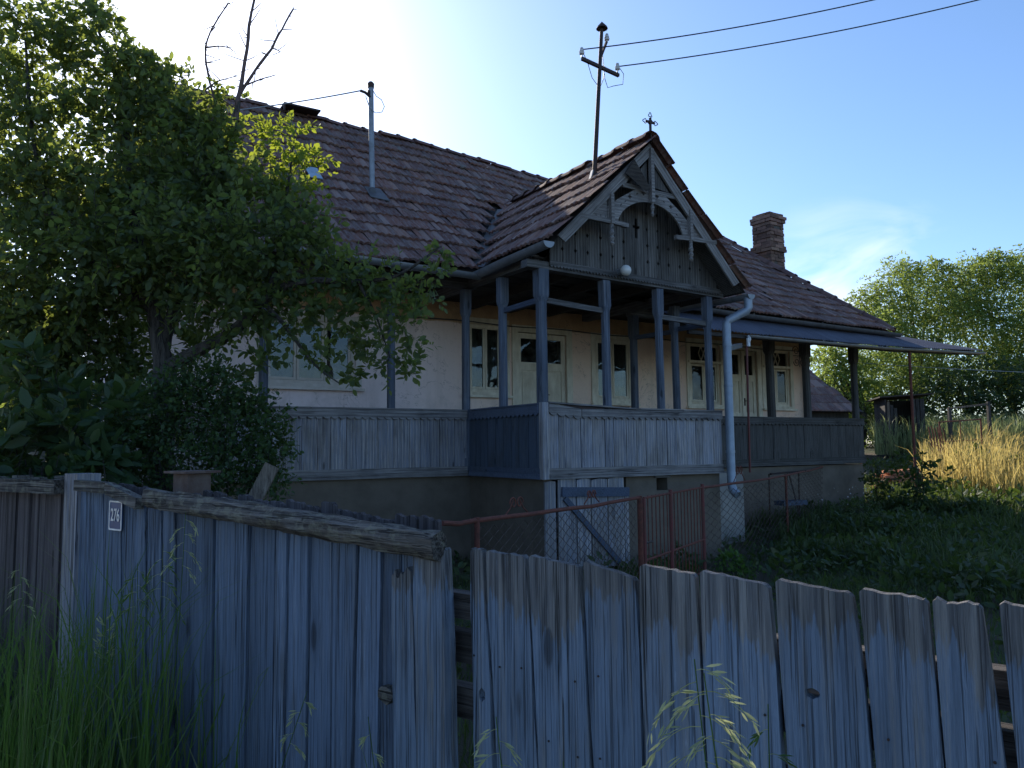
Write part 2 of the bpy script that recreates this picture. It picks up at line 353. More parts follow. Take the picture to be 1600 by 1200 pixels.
def m_ground():
    a = N('ground_soil'); g = a.n('NewGeometry').outputs['Position']
    n1 = a.noise(g, .5, 5); n2 = a.noise(g, 5, 6, .7); n3 = a.noise(g, 40, 4, .7)
    c = a.mix(a.ramp(n1, [(.4, 0.), (.6, 1.)]), (.075,.06,.045), (.04,.055,.022))
    c = a.mix(a.math('MULTIPLY', n2, .5), c, (.11,.095,.06))
    a.bsdf(c, .95, a.bump(a.math('ADD', n2, n3), .7, .03)); return a.m
M['soil'] = m_ground()
M['bark'] = wood('bark', (.03,.026,.024), (.11,.10,.09), bump=1., gs=.5, var=.05, knots=.3)
M['deadbark'] = plain('dead_twig_bark', (.16,.11,.10), .9, 0, .1, 30, (.09,.06,.055), .5)
M['leaf'] = leafmat_ = leafmat('plum_leaf', [(.055,.085,.042), (.075,.118,.052), (.065,.10,.05), (.10,.145,.056)], .5, (.42,.50,.07))
M['leaf_lit'] = leafmat('sunlit_leaf', [(.07,.13,.025), (.10,.17,.03), (.13,.20,.035)], .55, (.55,.62,.05))  # sunlight put into the colour: brighter, yellower copy of the crown leaf
M['leaf_bush'] = leafmat('bush_leaf', [(.028,.055,.022), (.042,.08,.028), (.05,.095,.028)], .3)
M['leaf_big'] = leafmat('broad_leaf', [(.024,.048,.02), (.036,.07,.028), (.048,.09,.035)], .25)
M['leaf_willow'] = leafmat('willow_leaf', [(.06,.105,.025), (.09,.15,.035), (.13,.19,.05), (.20,.235,.085)], .5, (.46,.56,.10))
M['leaf_far'] = leafmat('dark_hedge_leaf', [(.02,.04,.015), (.03,.055,.02), (.04,.07,.025)], .3)
M['leaf_weed'] = leafmat('weed_leaf', [(.026,.048,.018), (.04,.068,.026), (.058,.085,.03), (.085,.085,.04)], .25)
M['grass'] = leafmat('grass_blade', [(.045,.095,.022), (.07,.135,.03), (.085,.15,.035), (.13,.14,.06)], .38, (.2,.38,.04), .5)
M['grass_yard'] = leafmat('yard_weed', [(.035,.06,.02), (.055,.085,.028), (.08,.105,.036), (.13,.12,.06)], .3)
M['grass_gold'] = leafmat('dry_grass', [(.36,.29,.10), (.50,.37,.13), (.34,.28,.08), (.62,.48,.21), (.16,.20,.05)], .5, (.80,.62,.20), .6)
M['reed'] = leafmat('reed_leaf', [(.10,.15,.05), (.16,.21,.08), (.26,.29,.14), (.36,.37,.2)], .45, (.45,.5,.18))
M['seed'] = leafmat('seed_head', [(.30,.33,.16), (.42,.44,.24), (.50,.50,.30)], .5, (.7,.75,.35))
M['flower'] = leafmat('weed_flower', [(.55,.5,.5), (.5,.42,.45)], .3)

# ------------------------------------------------------------ the setting: ground
def gz(x, y):
    x = np.asarray(x, float); y = np.asarray(y, float)
    t = np.clip((y - 8.5 + .25*x*0)/13., 0, 1); t = t*t*(3-2*t)
    s = np.clip((x - 1.5)/7., 0, 1); s = s*s*(3-2*s)
    far = np.clip((y-16)/14, 0, 1)
    h = .62*t*s + .75*far*s + .2*far + .03*np.sin(x*1.7+.5)*np.cos(y*1.3) + .018*np.sin(x*4.1+y*2.3)
    return h - .03
ax = np.concatenate([-np.geomspace(400, 14, 16), np.linspace(-12, 26, 110), np.geomspace(28, 400, 14)])
ay = np.concatenate([-np.geomspace(200, 4, 10), np.linspace(-3, 40, 120), np.geomspace(42, 900, 16)])
X, Y = np.meshgrid(ax, ay); co = np.stack([X, Y, gz(X, Y)], -1).reshape(-1, 3)
nx, ny = len(ax), len(ay); I = np.arange((ny-1)*nx).reshape(ny-1, nx)[:, :-1].ravel()
gme = npmesh('ground', co, np.stack([I, I+1, I+nx+1, I+nx], 1)); gme.polygons.foreach_set('use_smooth', [True]*len(gme.polygons))
tag(link('ground', gme, M['soil']), kind='structure')

# ------------------------------------------------------------ the house (local x = u along the front, y = v towards the back)
HA = math.atan2(.524, .852)
PO = Vector((.381, 9.6, 0))
house = tag(empty('farmhouse', PO, HA), 'old pink farmhouse with tiled roof, carved wooden porch gable and boarded veranda', 'house')
def hw(u, v, z): return PO + Vector((u*.852 - v*.524, u*.524 + v*.852, z))
F3 = lambda y0: (lambda x, z, d: (x, y0 + d, z))      # slab facing -y
def rect(x0, z0, x1, z1): return [(x0,z0),(x1,z0),(x1,z1),(x0,z1)]

# openings: (u0, z0, u1, z1)
WO = {'w1': (-2.62,2.56,-1.25,3.52), 'w2': (.72,2.52,1.42,3.68), 'd1': (1.70,1.40,2.74,3.60), 'w3': (3.40,2.44,4.28,3.60),
      'w4': (5.80,2.42,6.66,3.66), 'd2': (6.92,1.40,7.78,3.60), 'w5': (8.02,2.42,8.84,3.66)}
body = MB(); body.poly([rect(-4.6, 1.0, 9.38, 4.3)] + [rect(*WO[k])[::-1] for k in WO], F3(3.3), .28)
obj('wall', body, M['plaster'], house)
b = MB(); b.box(-4.6,3.58,0,-4.32,9.4,4.3); b.box(9.1,3.58,0,9.38,9.4,4.3); b.box(-4.32,9.12,0,9.1,9.4,4.3); obj('wall', b, M['plaster'], house)
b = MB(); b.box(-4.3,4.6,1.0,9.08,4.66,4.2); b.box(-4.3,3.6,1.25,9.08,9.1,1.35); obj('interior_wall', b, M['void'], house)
b = MB(); b.tube([(u, 3.27, 3.70 + .012*math.sin(u*3) - .004*u) for u in np.linspace(-4.5, 9.3, 60)], .011, 5); obj('wall_cable', b, M['gutter_dark'], house)

def window(key, panes, transom=None, backs=None, mat='cream', proud=.03, glassy=True):
    u0, z0, u1, z1 = WO[key]; root = empty('window', ((u0+u1)/2, 3.3, z0)); root.parent = house
    W_, H_ = u1-u0, z1-z0; x0 = -W_/2
    fr = MB(); t = .055
    zt = H_ if transom is None else transom
    holes = [rect(x0+t, t, -x0-t, zt - (t if transom is None else t*.5))[::-1]]
    if transom is not None: holes.append(rect(x0+t, transom+t*.5, -x0-t, H_-t)[::-1])
    fr.poly([rect(x0, 0, -x0, H_)] + holes, F3(.02), .09); obj('window_frame', fr, M[mat], root)
    cs = MB(); e = .10; cs.poly([rect(x0-e, -.05, -x0+e, H_+e), rect(x0-.002, .002, -x0+.002, H_-.002)[::-1]], F3(-proud), .028); obj('casing', cs, M[mat], root)
    si = MB(); si.box(x0-.13, -.09, -.09, -x0+.13, -.031, -.05); obj('sill', si, M[mat], root)
    n = panes; pw = (W_-2*t)/n
    for i in range(n):
        a0 = x0+t+i*pw; sa = MB(); s_ = .042
        sa.poly([rect(a0+.004, t+.004, a0+pw-.004, zt-t*.6-.004), rect(a0+s_, t+s_, a0+pw-s_, zt-t*.6-s_)[::-1]], F3(.035), .035)
        o = obj('sash', sa, M[mat], root)
        g = MB(); g.box(a0+s_, .05, t+s_, a0+pw-s_, .056, zt-t*.6-s_); g = obj('pane', g, M['glass'], root)
        if backs:
            bk = MB(); bk.box(a0+s_+.002, .07, t+s_+.002, a0+pw-s_-.002, .078, t+s_+(H_-.2)*backs); obj('reed_screen', bk, M['brown'], root)
    if not backs:
        for sd_ in (-1, 1):
            cu = MB(); nn_ = 24; wd_ = W_*(.30 if sd_ < 0 else .22); vs2 = []
            for k in range(nn_+1):
                x = sd_*(W_/2-t) - sd_*wd_*k/nn_; y = .22 + .018*math.sin(k*1.5)
                vs2 += [(x, y, t*.5), (x*.96, y-.02, H_-t)]
            cu.add(vs2, [(2*k, 2*k+2, 2*k+3, 2*k+1) for k in range(nn_)]); obj('curtain', cu, M['paper'], root, True, fix=False)
    if transom is not None:
        g = MB(); g.box(x0+t, .05, transom+t*.5, -x0-t, .056, H_-t); obj('pane', g, M['glass'], root)
        d = MB(); zc = (transom+H_)/2; hh = (H_-t-transom-t*.5)/2
        for cx in (-.07, .07):
            for (ax_, az_, bx_, bz_) in ((cx,zc+hh,cx+.07,zc),(cx+.07,zc,cx,zc-hh),(cx,zc-hh,cx-.07,zc),(cx-.07,zc,cx,zc+hh)):
                d.beam((ax_,.035,az_),(bx_,.035,bz_),.014,.02,(0,1,0))
        obj('lattice', d, M[mat], root)
        b = MB(); b.box(x0-.06, -.06, transom-.02, -x0+.06, -.031, transom+.03); obj('transom_bar', b, M[mat], root)
    return root
window('w1', 3, backs=.42, mat='pinkcream'); window('w2', 2); window('w3', 2); window('w4', 2, transom=.86); window('w5', 2, transom=.86)

def door(key):
    u0, z0, u1, z1 = WO[key]; root = empty('door', ((u0+u1)/2, 3.3, z0)); root.parent = house; W_, H_ = u1-u0, z1-z0; x0 = -W_/2
    c = MB(); e = .12; c.poly([[(x0-e,0),(x0,0),(x0,H_),(-x0,H_),(-x0,0),(-x0+e,0),(-x0+e,H_+e),(x0-e,H_+e)]], F3(-.03), .12); obj('door_frame', c, M['cream'], root)
    lw = W_/2
    for i in range(2):
        a0 = x0+i*lw; m = .09
        gz0, gz1 = H_-.52, H_-.10
        p1, p2 = .30, .78
        lf = MB(); lf.poly([rect(a0+.004, .01, a0+lw-.004, H_-.006), rect(a0+m, gz0, a0+lw-m, gz1)[::-1], rect(a0+m, p2+.08, a0+lw-m, gz0-.14)[::-1], rect(a0+m, .16, a0+lw-m, p2-.06)[::-1]], F3(.03), .04)
        o = obj('door_leaf', lf, M['cream'], root)
        g = MB(); g.box(a0+m, .05, gz0, a0+lw-m, .056, gz1); obj('pane', g, M['glass'], root)
        for (za, zb) in ((p2+.08, gz0-.14), (.16, p2-.06)):
            q = MB(); q.box(a0+m+.001, .048, za+.001, a0+lw-m-.001, .066, zb-.001); q.box(a0+m+.03, .038, za+.03, a0+lw-m-.03, .048, zb-.03); obj('door_panel', q, M['cream'], root)
    s_ = MB(); s_.box(-.02, .012, .01, .02, .029, H_-.006); obj('cover_strip', s_, M['cream'], root)
    h = MB(); h.box(.035,.008,1.02,.06,.03,1.18); h.tube([(.047,.008,1.12),(.047,-.03,1.12),(.13,-.03,1.11)], .008, 6); obj('handle', h, M['darkiron'], root)
    return root
door('d1'); door('d2')

# plinth, porch block, steps
b = MB(); b.box(-4.6,1.95,-.3,0.05,3.3,1.19); b.box(3.14,1.95,-.3,9.36,3.3,1.17); obj('plinth', b, M['concrete'], house)
b = MB(); b.poly([[(.03,-.3),(.16,-.3),(.16,1.18),(1.36,1.18),(1.36,-.3),(3.12,-.3),(3.12,1.185),(.03,1.185)], rect(1.90,.98,2.10,1.16)[::-1]], F3(.05), .25)
obj('porch_base', b, M['concrete'], house)
b = MB(); b.box(.03,.30,-.3,.28,3.3,1.185); b.box(2.87,.30,-.3,3.12,3.3,1.185); b.box(.28,1.9,-.3,2.87,2.0,1.18); b.box(1.88,.29,.9,2.12,.34,1.18)
obj('porch_base', b, M['concrete'], house)
b = MB(); b.box(-4.5,2.0,1.19,9.3,3.29,1.26); b.box(.05,.06,1.19,3.1,2.0,1.26); obj('veranda_floor', b, M['soffit'], house)
b = MB(); b.box(3.14,.75,-.3,3.92,1.948,1.345); obj('concrete_step', b, M['concrete_grey'], house)
b = MB(); b.box(3.925,.95,-.3,4.62,1.948,1.14); obj('concrete_step', b, M['concrete_grey'], house)
b = MB(); b.box(1.86,.02,1.155,2.14,.045,1.19); obj('vent_lintel', b, M['beam_grey'], house)

# cellar door
cdoor = empty('cellar_door', (.18,-.03,.03)); cdoor.parent = house
for i, (a0, a1, zt) in enumerate([(-.17,.0,1.13),(.02,.30,1.16),(.31,.53,1.15),(.54,.80,1.14),(.81,1.08,1.15),(1.085,1.16,.9)]):
    p = MB(); p.poly([[(a0,0.02),(a1-.008,0),(a1-.008,zt),((a0+a1)/2,zt+.01),(a0,zt-.01)]], F3(.0 if i else .02), .03); obj('plank', p, M['railing'], cdoor)
p = MB(); p.beam((.06,-.018,1.0),(1.14,-.018,.96),.03,.12); obj('ledge', p, M['side_blue_h'], cdoor)
p = MB(); p.beam((.10,-.022,.92),(1.02,-.022,-.0),.03,.07); obj('brace', p, M['side_blue_h'], cdoor)
p = MB(); p.beam((.9,-.012,.66),(1.1,-.012,.67),.015,.03); obj('hasp', p, M['zinc'], cdoor)

# veranda posts (octagonal shaft with square ends)
def post_mesh(h, w=.13, bend=0.):
    mb = MB(); rings = []
    prof = [(0,w,0),(.18,w,0),(.26,w*.86,1),(h-.42,w*.80,1),(h-.34,w*1.0,0),(h,w*1.02,0)]
    for z, ww, ch in prof:
        c = ww/2; k = c*.55 if ch else c*.9; bx = bend*math.sin(PI*z/h)
        rings.append([(x+bx, y, z) for x, y in ((c,-k),(c,k),(k,c),(-k,c),(-c,k),(-c,-k),(-k,-c),(k,-c))])
    vs = [p for r_ in rings for p in r_]; fs = []
    for i in range(len(rings)-1):
        for k in range(8): fs.append((i*8+k, i*8+(k+1)%8, (i+1)*8+(k+1)%8, (i+1)*8+k))
    fs.append(tuple(range(8))[::-1]); fs.append(tuple(range((len(rings)-1)*8, len(rings)*8)))
    mb.add(vs, fs); return mb
for u, v, zb, zt, w_, m, bd, tilt in [(-2.95,1.97,1.26,3.9,.13,'post_blue',0,0),(-1.21,1.97,1.26,3.9,.12,'post_blue',0,0),(-.03,1.97,1.26,3.93,.13,'post_blue',0,0),
        (.055,.085,1.26,3.86,.155,'post_blue',0,0),(1.09,.08,1.26,3.82,.125,'post_blue',.02,.006),(2.06,.08,1.26,3.80,.12,'post_blue',.0,.01),(3.02,.085,1.26,3.78,.12,'post_blue',0,.006),
        (.04,1.02,1.26,3.93,.13,'post_blue',0,0),(3.06,.80,1.26,3.76,.125,'post_blue',-.03,.01),(3.2,1.97,1.26,3.8,.14,'post_blue',0,0),
        (6.62,1.97,1.26,3.74,.17,'rail_brown',.0,.012),(7.68,1.97,1.26,3.70,.16,'rail_brown',.0,.008),(9.22,1.97,1.26,3.68,.15,'rail_brown',0,0),(-4.5,1.97,1.26,3.9,.13,'post_blue',0,0),
        (9.30,3.2,1.26,3.7,.12,'rail_brown',0,0)]:
    o = obj('veranda_post', post_mesh(zt-zb, w_, bd), M[m], house, loc=(u, v, zb)); o.rotation_euler = (0, -tilt, 0)

# railings: boards, sill beam, scalloped top board and cap
def scallop(L_, h, pitch=.105, depth=.035):
    pts = [(0, h), (0, 0)]; n = max(1, int(L_/pitch)); p = L_/n
    for i in range(n):
        for k in range(1, 6): pts.append((i*p + p*k/5, -depth*math.sin(PI*k/5)))
    pts.append((L_, h)); return pts[::-1]
def railing(name, p0, p1, z0, z1, mats, boardw=.19, seed=1, mast=0., top_break=None, skip=()):
    rr = random.Random(seed); a, b_ = Vector(p0), Vector(p1); Ln = (b_-a).length
    root = empty(name, (a.x, a.y, 0), math.atan2((b_-a).y, (b_-a).x)); root.parent = house
    bd, hd = mats; x = 0.
    while x < Ln - .04:
        w_ = boardw*rr.uniform(.75, 1.2); 
        if x + w_ > Ln - .07: w_ = Ln - x
        g = rr.choice([.006,.008,.010,.016]); e0, e1 = rr.uniform(-.01,.01), rr.uniform(-.01,.01)
        p = MB(); th = .022; yo = rr.uniform(0,.006); l_ = .002*rr.uniform(-1,1)
        p.poly([[(g/2, z0+.06), (w_-g/2, z0+.06), (w_-g/2+l_, z1-.04+e1), (g/2+l_, z1-.04+e0)]], F3(yo), th)
        obj('board', p, bd, root, loc=(x, 0, 0)); x += w_
    s_ = MB(); s_.box(0, -.028, z0-.06, Ln, .03, z0+.005); obj('sill_moulding', s_, hd, root)
    s_ = MB(); s_.box(0, -.014, z0+.007, Ln, .024, z0+.075); obj('sill_moulding', s_, hd, root)
    if top_break:
        (xb, za) = top_break
        t = MB(); k = (za)/xb
        t.poly([scallop(xb, .105)], lambda x, z, d: (x, -.026+d, z1-.105 + z + za*(1-x/xb)), .022); obj('scalloped_board', t, hd, root)
        t = MB(); t.poly([scallop(Ln-xb-.01, .095)], lambda x, z, d: (x+xb+.01, -.028+d, z1-.095+z), .022); obj('scalloped_board', t, hd, root)
    else:
        nb = max(1, round(Ln/3)); q = Ln/nb
        for i in range(nb):
            t = MB(); t.poly([scallop(q-.006, .10)], (lambda i: lambda x, z, d: (x+i*q+.003, -.026+d, z1-.10+z+.004*(i%2)))(i), .022); obj('scalloped_board', t, hd, root)
    x = 0.; 
    while x < Ln-.02:
        w_ = min(rr.uniform(.7,1.7), Ln-x)
        t = MB(); zz = z1 + (top_break[1]*(1-x/top_break[0]) if top_break and x < top_break[0] else 0); zz2 = z1 + (top_break[1]*max(0,1-(x+w_)/top_break[0]) if top_break else 0)
        t.beam((x+.004, .03, zz+.012+rr.uniform(0,.006)), (x+w_-.004, .03, zz2+.012+rr.uniform(0,.006)), .13, .02); obj('cap_board', t, hd, root); x += w_
    return root
railing('left_railing', (-4.55,1.90), (-.06,1.90), 1.25, 2.12, (M['railing'], M['railing_h']), .2, 2)
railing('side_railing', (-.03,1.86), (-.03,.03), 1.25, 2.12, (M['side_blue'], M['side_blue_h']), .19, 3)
railing('front_railing', (.06,-.03), (3.11,-.03), 1.25, 2.075, (M['railing'], M['railing_h']), .185, 4, top_break=(.5,.06))
railing('right_railing', (3.16,1.90), (9.36,1.90), 1.25, 2.09, (M['rail_brown'], M['rail_brown_h']), .26, 5)
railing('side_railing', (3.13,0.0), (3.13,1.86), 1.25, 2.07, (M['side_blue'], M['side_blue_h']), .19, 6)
b = MB(); b.box(-.035,-.05,1.19,.055,.035,2.15); obj('corner_board', b, M['railing'], house)
# rails between porch posts
for a, b_, mm in [((.1,.09,3.47),(1.06,.09,3.41),'beam_grey'),((2.1,.09,3.41),(3.0,.09,3.38),'beam_grey'),((.05,.13,3.47),(.05,.98,3.47),'side_blue_h'),((3.05,.13,3.38),(3.07,.78,3.40),'side_blue_h'),((3.1,.86,3.38),(3.2,1.9,3.42),'side_blue_h'),((1.1,.09,3.41),(1.13,.09,3.411),'beam_grey')]:
    t = MB(); t.beam(a, b_, .05, .07); obj('cross_rail', t, M[mm], house)
# eaves beams
b = MB(); b.beam((-4.7,1.97,3.98),(.12,1.97,4.02),.14,.15); obj('eaves_beam', b, M['beam_grey'], house)
b = MB(); b.beam((3.12,1.99,3.87),(9.45,1.97,3.77),.14,.14); obj('eaves_beam', b, M['beam_grey'], house)
b = MB(); b.beam((-.20,.085,3.91),(3.28,.085,3.83),.15,.10); obj('tie_beam', b, M['beam_grey'], house)
b = MB(); b.beam((.03,.17,4.0),(.03,3.2,4.04),.12,.14); obj('eaves_beam', b, M['beam_grey_y'], house)
b = MB(); b.beam((3.08,.17,3.9),(3.1,3.2,3.94),.12,.14); obj('eaves_beam', b, M['beam_grey_y'], house)
# soffit boarding, laid board by board
for i in range(9):
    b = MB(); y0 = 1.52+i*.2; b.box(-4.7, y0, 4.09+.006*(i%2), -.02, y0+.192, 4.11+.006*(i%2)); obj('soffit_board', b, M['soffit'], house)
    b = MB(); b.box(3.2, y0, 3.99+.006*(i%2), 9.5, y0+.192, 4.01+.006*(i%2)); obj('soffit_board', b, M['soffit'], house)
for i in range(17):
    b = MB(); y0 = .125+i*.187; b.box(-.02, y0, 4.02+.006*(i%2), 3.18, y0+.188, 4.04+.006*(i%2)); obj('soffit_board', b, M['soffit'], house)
for u in (.75, 1.5, 2.3):
    b = MB(); b.beam((u,.17,3.95),(u,3.25,3.97),.1,.12); obj('joist', b, M['soffit'], house)

# ------------------------------------------------------------ roof
UE0, UE1, UR0, UR1 = -5.0, 9.85, -3.55, 8.48
def zr(u): return float(np.interp(u, [-5,-2.84,.69,3.94,8.48], [7.64,7.63,7.57,7.34,7.0]))
def ze(u): return float(np.interp(u, [-5,-2,-.3,3.3,5.3,9.85], [4.11,4.08,4.10,3.98,3.95,3.93]))
VE, VR = 1.42, 5.5
def main_pt(u, t): # t 0 eave .. 1 ridge
    return Vector((u, VE + (VR-VE)*t, ze(u)*(1-t) + zr(u)*t - .07*math.sin(PI*t) + .015*math.sin(u*2.1+t*7)*math.sin(t*11+u)))
GL, GM, GR = -.10, 1.56, 3.34     # gable roof: left eave, ridge, right eave
def gab_z(u, v):
    zl, zc, zrr = 4.14, 5.72 + .03*(v+.4), 3.86
    return zl + (zc-zl)*(u-GL)/(GM-GL) if u <= GM else zrr + (zc-zrr)*(GR-u)/(GR-GM)
def main_z(u, v): t = (v-VE)/(VR-VE); return ze(u)*(1-t)+zr(u)*t
roof = empty('roof', (0,0,0)); roof.parent = house
b = MB(); d = .06
nu = 30
us = np.linspace(UE0, UE1, nu)
vs_ = []; fs_ = []
for i in range(nu):
    u0 = us[i]; u1 = min(max(u0, UR0), UR1)
    for t in (0, .25, .5, .75, 1):
        uu = u0 + (u1-u0)*t; p = main_pt(uu, t); vs_.append((p.x, p.y, p.z-d))
for i in range(nu-1):
    for k in range(4): fs_.append((i*5+k, (i+1)*5+k, (i+1)*5+k+1, i*5+k+1))
b.add(vs_, fs_)
b.add([(UR0,VR,zr(UR0)-d),(UR1,VR,zr(UR1)-d),(UE1,9.8,3.9),(UE0,9.8,4.0)], [(0,1,2,3)]); b.add([(UR0,VR,zr(UR0)-d),(UE0,VE,ze(UE0)-d),(UE0,9.8,4.0)], [(2,1,0)])
b.add([(UR1,VR,zr(UR1)-d),(UE1,VE,ze(UE1)-d),(UE1,9.8,3.9)], [(0,1,2)])
# gable roof deck
zA = lambda u, v: gab_z(u, v) - d
b.add([(GL,-.36,zA(GL,-.36)),(GM,-.36,zA(GM,-.36)),(GM,3.5,zA(GM,3.5)),(GL,1.45,zA(GL,1.45))], [(0,1,2,3)])
b.add([(GR,-.36,zA(GR,-.36)),(GM,-.36,zA(GM,-.36)),(GM,3.5,zA(GM,3.5)),(GR,1.45,zA(GR,1.45))], [(3,2,1,0)])
obj('roof_deck', b, M['soffit'], roof, fix=False)

def tile_geo(w=.215, l=.43, th=.016):
    prof = []
    for i in range(11):
        x = i/10; hgt = .024*abs(math.sin(2*PI*x))**1.3 + (.010 if i in (0,10) else 0); prof.append(((x-.5)*w, hgt))
    vs, fs = [], []
    for (x, h) in prof: vs += [(x, 0, h), (x, l, h*.8), (x, 0, h-th-.016)]
    for i in range(10):
        a = i*3; fs += [(a, a+3, a+4, a+1), (a, a+2, a+5, a+3)]
    return np.array(vs, float), fs
TV, TF = tile_geo()
tiles = []     # (position, matrix) in house space
def frame(p, du, dv):
    x = du.normalized(); n = x.cross(dv).normalized(); y = n.cross(x); return Matrix((x, y, n)).transposed()
rows = 14
for r_ in range(rows):
    t0 = r_/rows
    off = .0
    for k in range(71):
        u = UE0 + .1 + .212*k + off
        hipu = UE1 - (UE1-UR1)*t0
        if u > hipu + .03 or u < UE0 + (UR0-UE0)*t0 - .03: continue
        p = main_pt(u, t0)
        if GL-.05 < u < GR+.05 and p.y < VE + (VR-VE)*.62 and gab_z(u, p.y) > p.z + .02: continue
        du = main_pt(u+.1, t0)-p; dv = main_pt(u, t0+.05)-p
        tiles.append((p, frame(p, du, dv), .375*1.0))
for side in (0, 1):
    wd = (GM-GL) if side == 0 else (GR-GM); e0 = GL if side == 0 else GR; sg = 1 if side == 0 else -1
    nr = 6
    for r_ in range(nr):
        uu = e0 + sg*wd*r_/nr
        for k in range(21):
            v = -.34 + .212*k + (.04*math.sin(r_*2.2))
            if main_z(uu, v) > gab_z(uu, v) + .05 or v > 3.5: continue
            p = Vector((uu, v, gab_z(uu, v) + .012*math.sin(v*2+r_))); dv = Vector((sg, 0, (gab_z(uu+sg*.1, v)-gab_z(uu, v))/.1)); du = Vector((0, -sg, 0))
            tiles.append((p, frame(p, du, dv), wd*1.4/nr))
camh = Vector((0,0,1.6)) - PO; camh = Vector((camh.x*.852+camh.y*.524, -camh.x*.524+camh.y*.852, camh.z))
def tile_mat(p, R_):
    j = Matrix.Rotation(rnd.gauss(0, .014), 3, 'Z') @ Matrix.Rotation(-rnd.uniform(.06, .105), 3, 'X') @ Matrix.Rotation(rnd.gauss(0,.01), 3, 'Y')
    m = (R_ @ j).to_4x4(); n = R_.col[2]; m.translation = p + n*(.040+rnd.uniform(0,.010)) + R_.col[1]*rnd.gauss(0, .008); return m
def visible(p):  # right gable slope faces away
    return not (p.x > GM+.02 and p.x < GR+.1 and p.y < 3.4 and abs(p.z-gab_z(p.x, p.y)) < .05 and p.z > main_z(p.x, p.y)) and p.x > -2.9
order = sorted(range(len(tiles)), key=lambda i: (tiles[i][0]-camh).length + (0 if visible(tiles[i][0]) else 100))
big = set(order[:296])
tme = bpy.data.meshes.new('roof_tile'); tme.from_pydata([tuple(x) for x in TV], [], TF); tme.materials.append(M['tile'])
tme.polygons.foreach_set('use_smooth', [True]*len(tme.polygons)); tme.set_sharp_from_angle(angle=math.radians(50))
sv, sf = [], []
for i, (p, R_, g) in enumerate(tiles):
    m = tile_mat(p, R_)
    if rnd.random() < .03: m = m @ Matrix.Translation((0,-.06,.01)) @ Matrix.Rotation(.08, 4, 'Z')
    if i in big:
        o = link('roof_tile', tme, M['tile'], roof); o.matrix_local = m
    else:
        A_ = np.array(m)[:3]; bb = len(sv)*0 + sum(len(x) for x in sv); sv.append(TV @ A_[:, :3].T + A_[:, 3]); sf += [tuple(q+bb for q in f) for f in TF]
sme = bpy.data.meshes.new('roof_tiles'); sme.from_pydata(np.concatenate(sv).tolist(), [], sf); sme.polygons.foreach_set('use_smooth', [True]*len(sme.polygons)); sme.set_sharp_from_angle(angle=math.radians(50))
tag(link('clay_tiles', sme, M['tile'], roof), kind='stuff')
# ridge and hip caps
def cap_mesh(l=.37, r=.125):
    mb = MB(); n = 7
    for x, rr_ in ((0, r*1.12), (.05, r*1.12), (.055, r), (l, r*.92)):
        for k in range(n): a = PI*k/(n-1); mb.v.append((x, -rr_*math.cos(a), rr_*.75*math.sin(a)))
    for i in range(3):
        for k in range(n-1): mb.f.append((i*n+k, i*n+k+1, (i+1)*n+k+1, (i+1)*n+k))
    return mb.mesh('ridge_cap', True)
cm = cap_mesh()
def caps(a, b_, name, sag=0.):
    a, b_ = Vector(a), Vector(b_); n = max(1, int((b_-a).length/.33)); d_ = (b_-a).normalized(); x = d_; y = Vector((0,0,1)).cross(x).normalized(); z = x.cross(y)
    R_ = Matrix((x, y, z)).transposed().to_4x4()
    for i in range(n):
        p = a + (b_-a)*(i/n); p.z += rnd.gauss(0,.008)
        o = link(name, cm, M['tile_ridge'], roof); m = R_ @ Matrix.Rotation(rnd.gauss(0,.03), 4, 'Y') @ Matrix.Rotation(rnd.gauss(0,.03), 4, 'Z'); m.translation = p; o.matrix_local = m
for u0, u1 in ((UR0,-2.84),(-2.84,.69),(.69,3.94),(3.94,8.48)): caps((u0,VR,zr(u0)-.02),(u1,VR,zr(u1)-.02),'ridge_cap')
caps((UE1-.02,VE+.03,ze(UE1)-.0),(UR1,VR,zr(UR1)-.02),'hip_cap'); caps((UE0+.02,VE+.03,ze(UE0)+.01),(UR0,VR,zr(UR0)),'hip_cap'); caps((UE0+.02,9.7,4.0),(UR0,VR,zr(UR0)),'hip_cap'); caps((UE1-.02,9.7,3.95),(UR1,VR,zr(UR1)),'hip_cap')
b = MB(); b.beam((-.06,1.50,4.17),(1.56,3.42,5.80),.30,.012,(0,0,1)); obj('valley_flashing', b, M['gutter_dark'], roof)
caps((GM,-.42,gab_z(GM,-.42)),(GM,3.3,gab_z(GM,3.3)),'gable_ridge_cap')
b = MB(); b.box(-1.9, VR-.35, zr(-1.6)+.02, -1.25, VR-.05, zr(-1.6)+.05); b.beam((-1.9,VR-.35,zr(-1.6)-.1),(-1.9,VR-.35,zr(-1.6)+.03),.03,.03,(0,1,0)); o = obj('roof_hatch', b, M['darkiron'], roof)
b = MB(); q = main_pt(-1.90, .46); R_ = frame(q, main_pt(-1.8,.46)-q, main_pt(-1.9,.5)-q); b.box(-.1,0,.0,.1,.4,.012); o = obj('glass_tile', b, plain('blue_glass_tile', (.25,.38,.5), .25), roof); m_ = R_.to_4x4(); m_.translation = q + R_.col[2]*.075; o.matrix_local = m_

